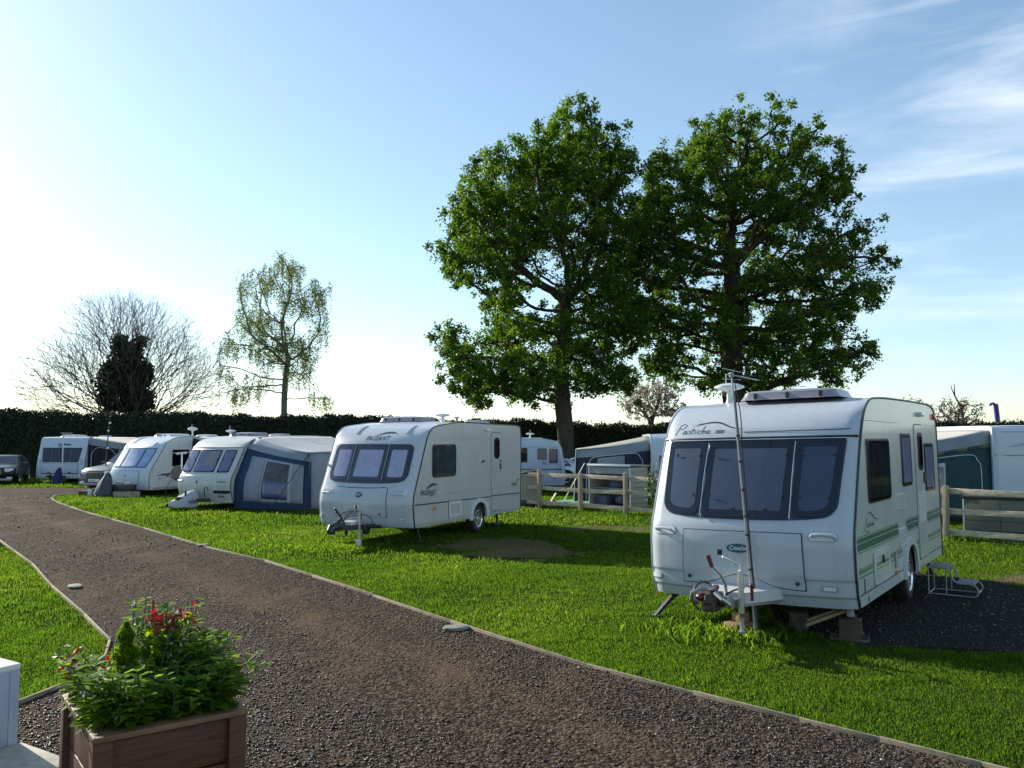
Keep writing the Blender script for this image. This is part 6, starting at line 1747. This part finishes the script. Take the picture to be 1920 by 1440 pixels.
def build_grass():
    reseed(2)
    P = []; Hs = []; Ws = []
    def scatter(x0, x1, y0, y1, dens, hgt, wid, polys):
        n = int((x1 - x0) * (y1 - y0) * dens)
        x = rng.uniform(x0, x1, n); y = rng.uniform(y0, y1, n)
        # inside the view, a little wider
        k = np.abs(x) < (y + 1.5) * .66 + .8
        x, y = x[k], y[k]
        ok = np.zeros(len(x), bool)
        for p in polys: ok |= inside(x, y, p)
        ok &= ~soft_inside(x, y, PITCH_STONE, .10) | (rng.random(len(x)) < .03)
        e = soft_inside(x, y, EARTH, .25) | soft_inside(x, y, EARTH2, .3)
        ok &= ~e | (rng.random(len(x)) < .34)
        ok &= ~soft_inside(x, y, EARTH3, .3) | (rng.random(len(x)) < .5)
        g = vnoise(x, y, 1.3, 21)
        wear = vnoise(x, y, .55, 8)
        ok &= rng.random(len(x)) < np.clip(.45 + 1.1 * g + .3 * wear, .35, 1)
        x, y, g = x[ok], y[ok], g[ok]
        tuft = np.clip((vnoise(x, y, 5.5, 4) - .58) * 6, 0, 1)
        h = hgt * (.5 + .45 * g + .6 * tuft) * rng.uniform(.6, 1.35, len(x))
        P.append(np.stack([x, y], 1)); Hs.append(h); Ws.append(np.full(len(x), wid) * rng.uniform(.7, 1.3, len(x)))
    R1 = [LAWN_R]; L1 = [LAWN_L]; B1 = [LAWN_B]
    scatter(-1, 8, 4.2, 9.2, 7000, .028, .0046, R1)
    scatter(-6, 12, 9.2, 14, 2900, .036, .0060, R1)
    scatter(-12, 14, 14, 20, 1000, .044, .009, R1)
    scatter(-18, 20, 20, 33.5, 330, .055, .015, R1)
    scatter(-8, -3.4, 4.2, 9.2, 5200, .024, .0050, L1)
    scatter(-14, -4.5, 9.2, 16, 1700, .034, .0065, L1)
    scatter(-28, -10, 16, 34, 260, .05, .014, L1)
    scatter(-34, 36, 33, 48, 90, .07, .03, B1)
    P = np.concatenate(P); H = np.concatenate(Hs); Wd = np.concatenate(Ws)
    n = len(P)
    a = rng.random(n) * 6.283; lean = rng.uniform(.1, .75, n) * H; b = a + rng.normal(0, .9, n) + 1.57
    ex = np.stack([np.cos(a), np.sin(a), np.zeros(n)], 1); ln = np.stack([np.cos(b), np.sin(b), np.zeros(n)], 1)
    base = np.stack([P[:, 0], P[:, 1], np.full(n, -.006)], 1)
    V = np.empty((n, 4, 3))
    V[:, 0] = base - ex * Wd[:, None] * .5
    V[:, 1] = base + ex * Wd[:, None] * .5
    mid = base + ln * lean[:, None] * .35; mid[:, 2] += H * .62
    V[:, 3] = mid - ex * Wd[:, None] * .36
    tipp = base + ln * lean[:, None]; tipp[:, 2] += H
    V[:, 2] = tipp
    rnd = np.clip(.2 + .45 * vnoise(P[:, 0], P[:, 1], .9, 31) + .28 * rng.normal(size=n) * .6 + .12, 0, 1)
    tag(numpy_mesh('grass', V, 4, [(0, 1, 2, 3)], LEAF_GRASS, None, rnd), kind='stuff')
    # rank weeds round the hitches and feet
    spots = [(2.15, 8.78, .30, 620), (2.5, 8.7, .26, 460), (1.75, 9.1, .3, 260), (-3.55, 15.6, .45, 700), (-10.0, 24.3, .5, 500), (9.2, 17.1, .35, 400), (3.9, 23.6, .5, 200), (2.0, 24.3, .3, 160), (-10.6, 26.3, .25, 160)]
    P = np.concatenate([np.stack([rng.normal(x, s, k), rng.normal(y, s * .6, k)], 1) for x, y, s, k in spots]); n = len(P)
    ok = ~inside(P[:, 0], P[:, 1], PITCH_STONE) | (rng.random(n) < .12); P = P[ok]; n = len(P)
    H = rng.uniform(.04, .11, n); Wd = rng.uniform(.004, .008, n); a = rng.random(n) * 6.283; lean = rng.uniform(.2, .9, n) * H; b = rng.random(n) * 6.283
    ex = np.stack([np.cos(a), np.sin(a), np.zeros(n)], 1); ln = np.stack([np.cos(b), np.sin(b), np.zeros(n)], 1)
    base = np.stack([P[:, 0], P[:, 1], np.full(n, -.006)], 1); V = np.empty((n, 4, 3))
    V[:, 0] = base - ex * Wd[:, None] * .5; V[:, 1] = base + ex * Wd[:, None] * .5
    mid = base + ln * lean[:, None] * .3; mid[:, 2] += H * .65; V[:, 3] = mid - ex * Wd[:, None] * .4
    tp = base + ln * lean[:, None]; tp[:, 2] += H; V[:, 2] = tp
    tag(numpy_mesh('weeds', V, 4, [(0, 1, 2, 3)], LEAF_GRASS, None, rng.random(n)), kind='stuff')

def stone_material():
    m, nt, N, L = _nodes('loose_gravel')
    out = N.new('ShaderNodeOutputMaterial'); b = N.new('ShaderNodeBsdfPrincipled'); at_ = N.new('ShaderNodeAttribute'); at_.attribute_name = 'rnd'
    rp = N.new('ShaderNodeValToRGB'); e = rp.color_ramp.elements
    e[0].color = (.016, .013, .011, 1); e[1].color = (.36, .32, .27, 1); e[1].position = 1
    for p, c in ((.35, (.040, .029, .0215)), (.6, (.068, .051, .039)), (.85, (.125, .096, .073))):
        q = e.new(p); q.color = (*c, 1)
    L.new(at_.outputs['Fac'], rp.inputs['Fac']); L.new(rp.outputs['Color'], b.inputs['Base Color'])
    b.inputs['Roughness'].default_value = .38; b.inputs['Specular IOR Level'].default_value = .28
    L.new(b.outputs['BSDF'], out.inputs['Surface'])
    return m

def build_gravel():
    reseed(3)
    drive = KERB_R + [(-14.5, 32.2), (-22, 31.5)] + KERB_L[::-1][2:] + [(-5.5, 3.0), (7.5, 1)]
    XY = []; S = []
    def scat(x0, x1, y0, y1, dens, s0, s1, poly, wear=True):
        n = int((x1 - x0) * (y1 - y0) * dens); x = rng.uniform(x0, x1, n); y = rng.uniform(y0, y1, n)
        k = (np.abs(x) < (y + .6) * .65 + .5) & inside(x, y, poly)
        if wear:
            w = vnoise(x * .8 + y * .62, (y * .8 - x * .62) * .45, 1.1, 15)
            ac = x * .779 + y * .627; w = w + .30 / (1 + ((ac - 4.25) / .42) ** 2) + .22 / (1 + ((ac - 2.55) / .42) ** 2)
            k &= rng.random(n) < np.clip(1.9 - 2.1 * w, .10, 1)
        XY.append(np.stack([x[k], y[k]], 1)); S.append((s0 + (s1 - s0) * rng.random(k.sum()) ** 3.2) * .88)
    scat(-4.6, 4, 3.2, 6.4, 1900, .006, .018, drive)
    scat(-6, 3, 6.4, 9.5, 1000, .007, .017, drive)
    scat(-9, 1, 9.5, 14.5, 420, .008, .018, drive)
    scat(-18, -2, 14.5, 24, 60, .014, .028, drive)
    scat(-19, -8, 24, 33, 20, .018, .034, drive)
    scat(2.8, 12, 5.6, 14.5, 260, .009, .020, PITCH_STONE, False)
    XY = np.concatenate(XY); S = np.concatenate(S); n = len(XY)
    cube = np.array([(x, y, z) for x in (-1, 1) for y in (-1, 1) for z in (-1, 1)], float)
    cube /= np.linalg.norm(cube, axis=1)[:, None]
    V = cube[None] * rng.uniform(.65, 1.25, (n, 8, 1)) * np.stack([rng.uniform(.8, 1.4, n), rng.uniform(.7, 1.1, n), rng.uniform(.4, .8, n)], 1)[:, None]
    ang = rng.random(n) * 6.283; c, s = np.cos(ang)[:, None], np.sin(ang)[:, None]
    tl = rng.normal(0, .3, n)[:, None]
    x = V[..., 0] * c - V[..., 1] * s; y = V[..., 0] * s + V[..., 1] * c; z = V[..., 2] + x * tl
    V = np.stack([x, y, z], 2) * S[:, None, None]
    V[..., 0] += XY[:, None, 0]; V[..., 1] += XY[:, None, 1]; V[..., 2] += (S * .35)[:, None]
    tag(numpy_mesh('gravel', V, 8, [(0, 1, 3, 2), (4, 6, 7, 5), (0, 4, 5, 1), (2, 3, 7, 6), (0, 2, 6, 4), (1, 5, 7, 3)], stone_material(), None, np.clip(rng.normal(.42, .24, n), 0, 1)), kind='stuff')

# ------------------------------------------------------------------ light, sky, camera
SUN_AZ, SUN_EL = R(49), R(24)        # to the left of straight ahead, and above the ground
def build_light():
    w = bpy.data.worlds.new('World'); SC.world = w; w.use_nodes = True
    nt = w.node_tree; N, L = nt.nodes, nt.links; N.clear()
    out = N.new('ShaderNodeOutputWorld'); bg = N.new('ShaderNodeBackground')
    sky = N.new('ShaderNodeTexSky'); sky.sky_type = 'NISHITA'; sky.sun_disc = False
    sky.sun_elevation = SUN_EL; sky.sun_rotation = -SUN_AZ
    sky.air_density = 1.0; sky.dust_density = SKY_DUST; sky.ozone_density = 1.6; sky.altitude = 60
    bg.inputs['Strength'].default_value = SKY_STR
    # thin cirrus, mostly to the right
    tc = N.new('ShaderNodeTexCoord'); sx = N.new('ShaderNodeSeparateXYZ'); L.new(tc.outputs['Generated'], sx.inputs[0])
    def math_(op, a, b=None, c=None):
        n = N.new('ShaderNodeMath'); n.operation = op
        for i, v in enumerate((a, b, c)):
            if v is None: continue
            if isinstance(v, (int, float)): n.inputs[i].default_value = v
            else: L.new(v, n.inputs[i])
        return n.outputs[0]
    px = math_('ARCTAN2', sx.outputs['X'], sx.outputs['Y']); py = math_('ARCSINE', sx.outputs['Z'])
    cb = N.new('ShaderNodeCombineXYZ'); L.new(px, cb.inputs[0]); L.new(py, cb.inputs[1])
    def cloud(rot, scale, lo, hi, nscale, dist):
        mp = N.new('ShaderNodeMapping'); mp.inputs['Rotation'].default_value = (0, 0, R(rot)); mp.inputs['Scale'].default_value = scale; L.new(cb.outputs[0], mp.inputs[0])
        n = N.new('ShaderNodeTexNoise'); n.inputs['Scale'].default_value = nscale; n.inputs['Detail'].default_value = 9; n.inputs['Roughness'].default_value = .56; n.inputs['Distortion'].default_value = dist
        L.new(mp.outputs[0], n.inputs['Vector'])
        r = N.new('ShaderNodeMapRange'); r.interpolation_type = 'SMOOTHSTEP'; r.inputs['From Min'].default_value = lo; r.inputs['From Max'].default_value = hi; L.new(n.outputs['Fac'], r.inputs['Value'])
        return r.outputs['Result']
    c1 = cloud(-27, (1.5, 6.0, 1), .44, .74, 1.25, .5)
    c2 = cloud(-24, (2.2, 14., 1), .46, .78, 1.8, .7)
    cs = math_('MINIMUM', math_('ADD', math_('MULTIPLY', c1, .85), math_('MULTIPLY', c2, .4)), 1.)
    mk = N.new('ShaderNodeMapRange'); mk.interpolation_type = 'SMOOTHSTEP'; mk.inputs['From Min'].default_value = .17; mk.inputs['From Max'].default_value = .46; L.new(sx.outputs['X'], mk.inputs['Value'])
    fac = math_('MULTIPLY', math_('MULTIPLY', cs, mk.outputs['Result']), CLOUD)
    mx = N.new('ShaderNodeMix'); mx.data_type = 'RGBA'; L.new(fac, mx.inputs['Factor']); gm = N.new('ShaderNodeGamma'); gm.inputs['Gamma'].default_value = .84; L.new(sky.outputs['Color'], gm.inputs['Color']); tn = N.new('ShaderNodeMix'); tn.data_type = 'RGBA'; tn.blend_type = 'MULTIPLY'; tn.inputs['Factor'].default_value = 1; tn.clamp_result = False; tn.inputs['B'].default_value = (.97, 1.06, 1.07, 1); L.new(gm.outputs['Color'], tn.inputs['A']); L.new(tn.outputs['Result'], mx.inputs['A']); mx.inputs['B'].default_value = CLOUDCOL
    L.new(mx.outputs['Result'], bg.inputs['Color'])
    L.new(bg.outputs[0], out.inputs['Surface'])
    ld = bpy.data.lights.new('sun', 'SUN'); ld.energy = SUN_STR; ld.angle = R(.5); ld.color = (1.0, .93, .80)
    lo = bpy.data.objects.new('sun', ld); COL.objects.link(lo)
    d = Vector((-math.sin(SUN_AZ) * math.cos(SUN_EL), math.cos(SUN_AZ) * math.cos(SUN_EL), math.sin(SUN_EL)))
    lo.rotation_euler = d.to_track_quat('Z', 'Y').to_euler(); lo.location = d * 40
    SC.view_settings.view_transform = 'Standard'; SC.view_settings.look = 'None'; SC.view_settings.exposure = EXPOSURE; SC.view_settings.gamma = 1

def build_camera():
    cd = bpy.data.cameras.new('camera'); cd.sensor_width = 36; cd.lens = 36 * FPX / 1920; cd.clip_end = 4000; cd.clip_start = .05
    co = bpy.data.objects.new('camera', cd); COL.objects.link(co); co.location = (0, 0, HCAM); co.rotation_euler = (math.pi / 2 + PITCH, 0, 0)
    SC.camera = co
    SC.cycles.caustics_reflective = False; SC.cycles.caustics_refractive = False

SKY_DUST, SKY_STR, SUN_STR, EXPOSURE, CLOUD, CLOUDCOL = .30, .145, 5.0, 0.72, .62, (5.3, 5.6, 5.9, 1)

# ------------------------------------------------------------------ build it all
build_camera(); build_light()
build_ground(); build_grass(); build_gravel()
near_caravan(); middle_caravan()
_, vA = boxy_caravan(); _, vB = sleek_caravan(); _, vC = flat_window_caravan(); far_caravan(); _, vF = right_end_caravan(); _, vE = rear_end_caravan()

F_GREYROOF = M('pale_grey_awning_cloth', (.36, .38, .40), .85, var=.10, scale=2)
F_HOOD = M('blue_grey_awning_cloth', (.22, .26, .31), .85, var=.10, scale=2)
F_BLUE = M('blue_awning_cloth', (.010, .036, .085), .8, var=.18, scale=3)
F_NAVY = M('navy_mud_cloth', (.016, .035, .085), .85, var=.2)
F_PANEL = M('pale_lilac_awning_cloth', (.26, .28, .34), .85, var=.07)
F_CLEAR = M('dim_plastic_window', (.05, .045, .048), .35, var=.6, scale=4, coat=.15)
F_BLUEW = M('blue_plastic_window', (.05, .08, .18), .25, var=.35, coat=.5)
F_WHITE = M('white_awning_trim', (.40, .42, .46), .8, var=.06)
F_DKNAVY = M('dark_navy_awning_cloth', (.016, .022, .045), .85, var=.25)
F_EROOF = M('stone_grey_awning_cloth', (.32, .31, .28), .85, var=.12)
F_GREEN = M('dark_green_awning_cloth', (.010, .050, .055), .8, var=.25)
F_CREAM = M('cream_awning_cloth', (.52, .49, .44), .85, var=.08)
F_BLACK = M('black_awning_cloth', (.012, .012, .016), .9, var=.3)
F_OLIVE = M('olive_scallop_cloth', (.12, .13, .06), .85, var=.15)
F_DIMG = M('dim_green_scallop_cloth', (.03, .06, .05), .85, var=.15)
F_GREYP = M('grey_awning_cloth', (.17, .18, .22), .85, var=.10)
F_CLUTTER = M('cluttered_plastic_window', (.22, .21, .21), .4, var=.5, scale=6)

# blue awning on the older cream white caravan
awning('caravan_awning', 'blue and grey caravan awning with one large clear window and a black storm strap', vC, 1, .45, 4.6, 2.55, 2.12, 1.66,
       (F_GREYROOF, F_HOOD, F_BLUE, F_PANEL, F_CLEAR, F_NAVY),
       dict(edge=[(.10, 0), (.02, .5), (.08, .9), (.30, 1.3), (.52, 1.75), (.75, 2.0), (1.0, 2.12)], yc=.45, valance=.115, sidem=F_PANEL, strap=((.98, .985), (.60, .06)),
            panels=[('grey_panel', .13, .90, .10, .76, F_PANEL), ('window_surround', .33, .74, .10, .74, F_WHITE), ('clear_window', .37, .70, .16, .73, F_CLEAR), ('lower_window', .372, .698, .165, .44, F_BLUEW), ('door_seam', .345, .352, .12, .74, F_GREYP)]))
# awning of the boxy caravan
awning('caravan_awning', 'grey roofed awning with dark doorway on the side of the boxy white caravan', vA, 1, .25, 5.2, 2.9, 2.16, 1.78,
       (F_CREAM, F_HOOD, F_BLACK, F_GREYP, F_BLACK, F_BLACK), dict(yc=.25, valance=.06, panels=[('grey_panel', .52, .97, .06, .82, F_GREYP), ('door_edge', .05, .055, .06, .8, F_GREYP)], piping=(.06, .48, .80)))
# dark porch of the raked caravan
awning('caravan_awning', 'black sided porch awning with pale roof edge beside the raked caravan', vB, 1, 1.9, 4.8, 2.3, 2.12, 1.95,
       (F_CREAM, F_BLACK, F_BLACK, F_BLACK, F_BLACK, F_BLACK), dict(yc=1.9, panels=[('door_panel', .1, .9, .1, .8, F_BLACK)]))
# navy awning behind the fence
awning('caravan_awning', 'dark navy awning with stone grey roof and arched piping, standing behind the open fronted store', vE, -1, .10, 4.4, 2.52, 2.02, 1.72,
       (F_EROOF, F_HOOD, F_DKNAVY, F_DKNAVY, F_BLUEW, F_DKNAVY), dict(yc=.10, rise=.16, post=PALEINK, valance=.04, panels=[('window_blind', .27, .62, .50, .80, F_HOOD2)] if 'F_HOOD2' in globals() else [('window_blind', .34, .70, .50, .80, F_HOOD)], piping=(.10, .84, .82)))
# green awning at the right
awning('caravan_awning', 'dark green awning with cream roof and scalloped fringe beside the flat caravan end', vF, -1, .06, 4.2, 2.75, 2.28, 1.86,
       (F_CREAM, F_HOOD, F_GREEN, F_GREEN, F_CLUTTER, F_BLACK), dict(yc=.06, rise=.02, valance=.05, scallop=(F_OLIVE, F_DIMG), piping=(.10, .98, .76), panels=[('window_frame', .44, .74, .06, .70, F_WHITE), ('plastic_window', .46, .70, .10, .66, F_CLUTTER)]))

build_cars()
fd, fn = build_fence()
store_box('storage_box', 'low ribbed beige storage box with sloping black lid behind the lone grey white caravan', (-.02, 25.85), (1, .10), .86, .6, 1.08, BEIGEPL, BLACKPL, 'ribbed')
store_box('storage_box', 'tall open fronted beige garden store with pale edges behind the middle of the fence', (2.38, 25.9), (fd.x, fd.y), 1.62, .85, 1.28, BEIGEPL, GREYPL, 'open')
store_box('storage_box', 'wide olive grey panelled storage box with black lid behind the fence', (9.36, 17.35), (.80, -.60), 2.0, .8, .83, OLIVEPL, BLACKPL, 'panelled')
build_small(); build_planter(); build_hedge(); build_trees()
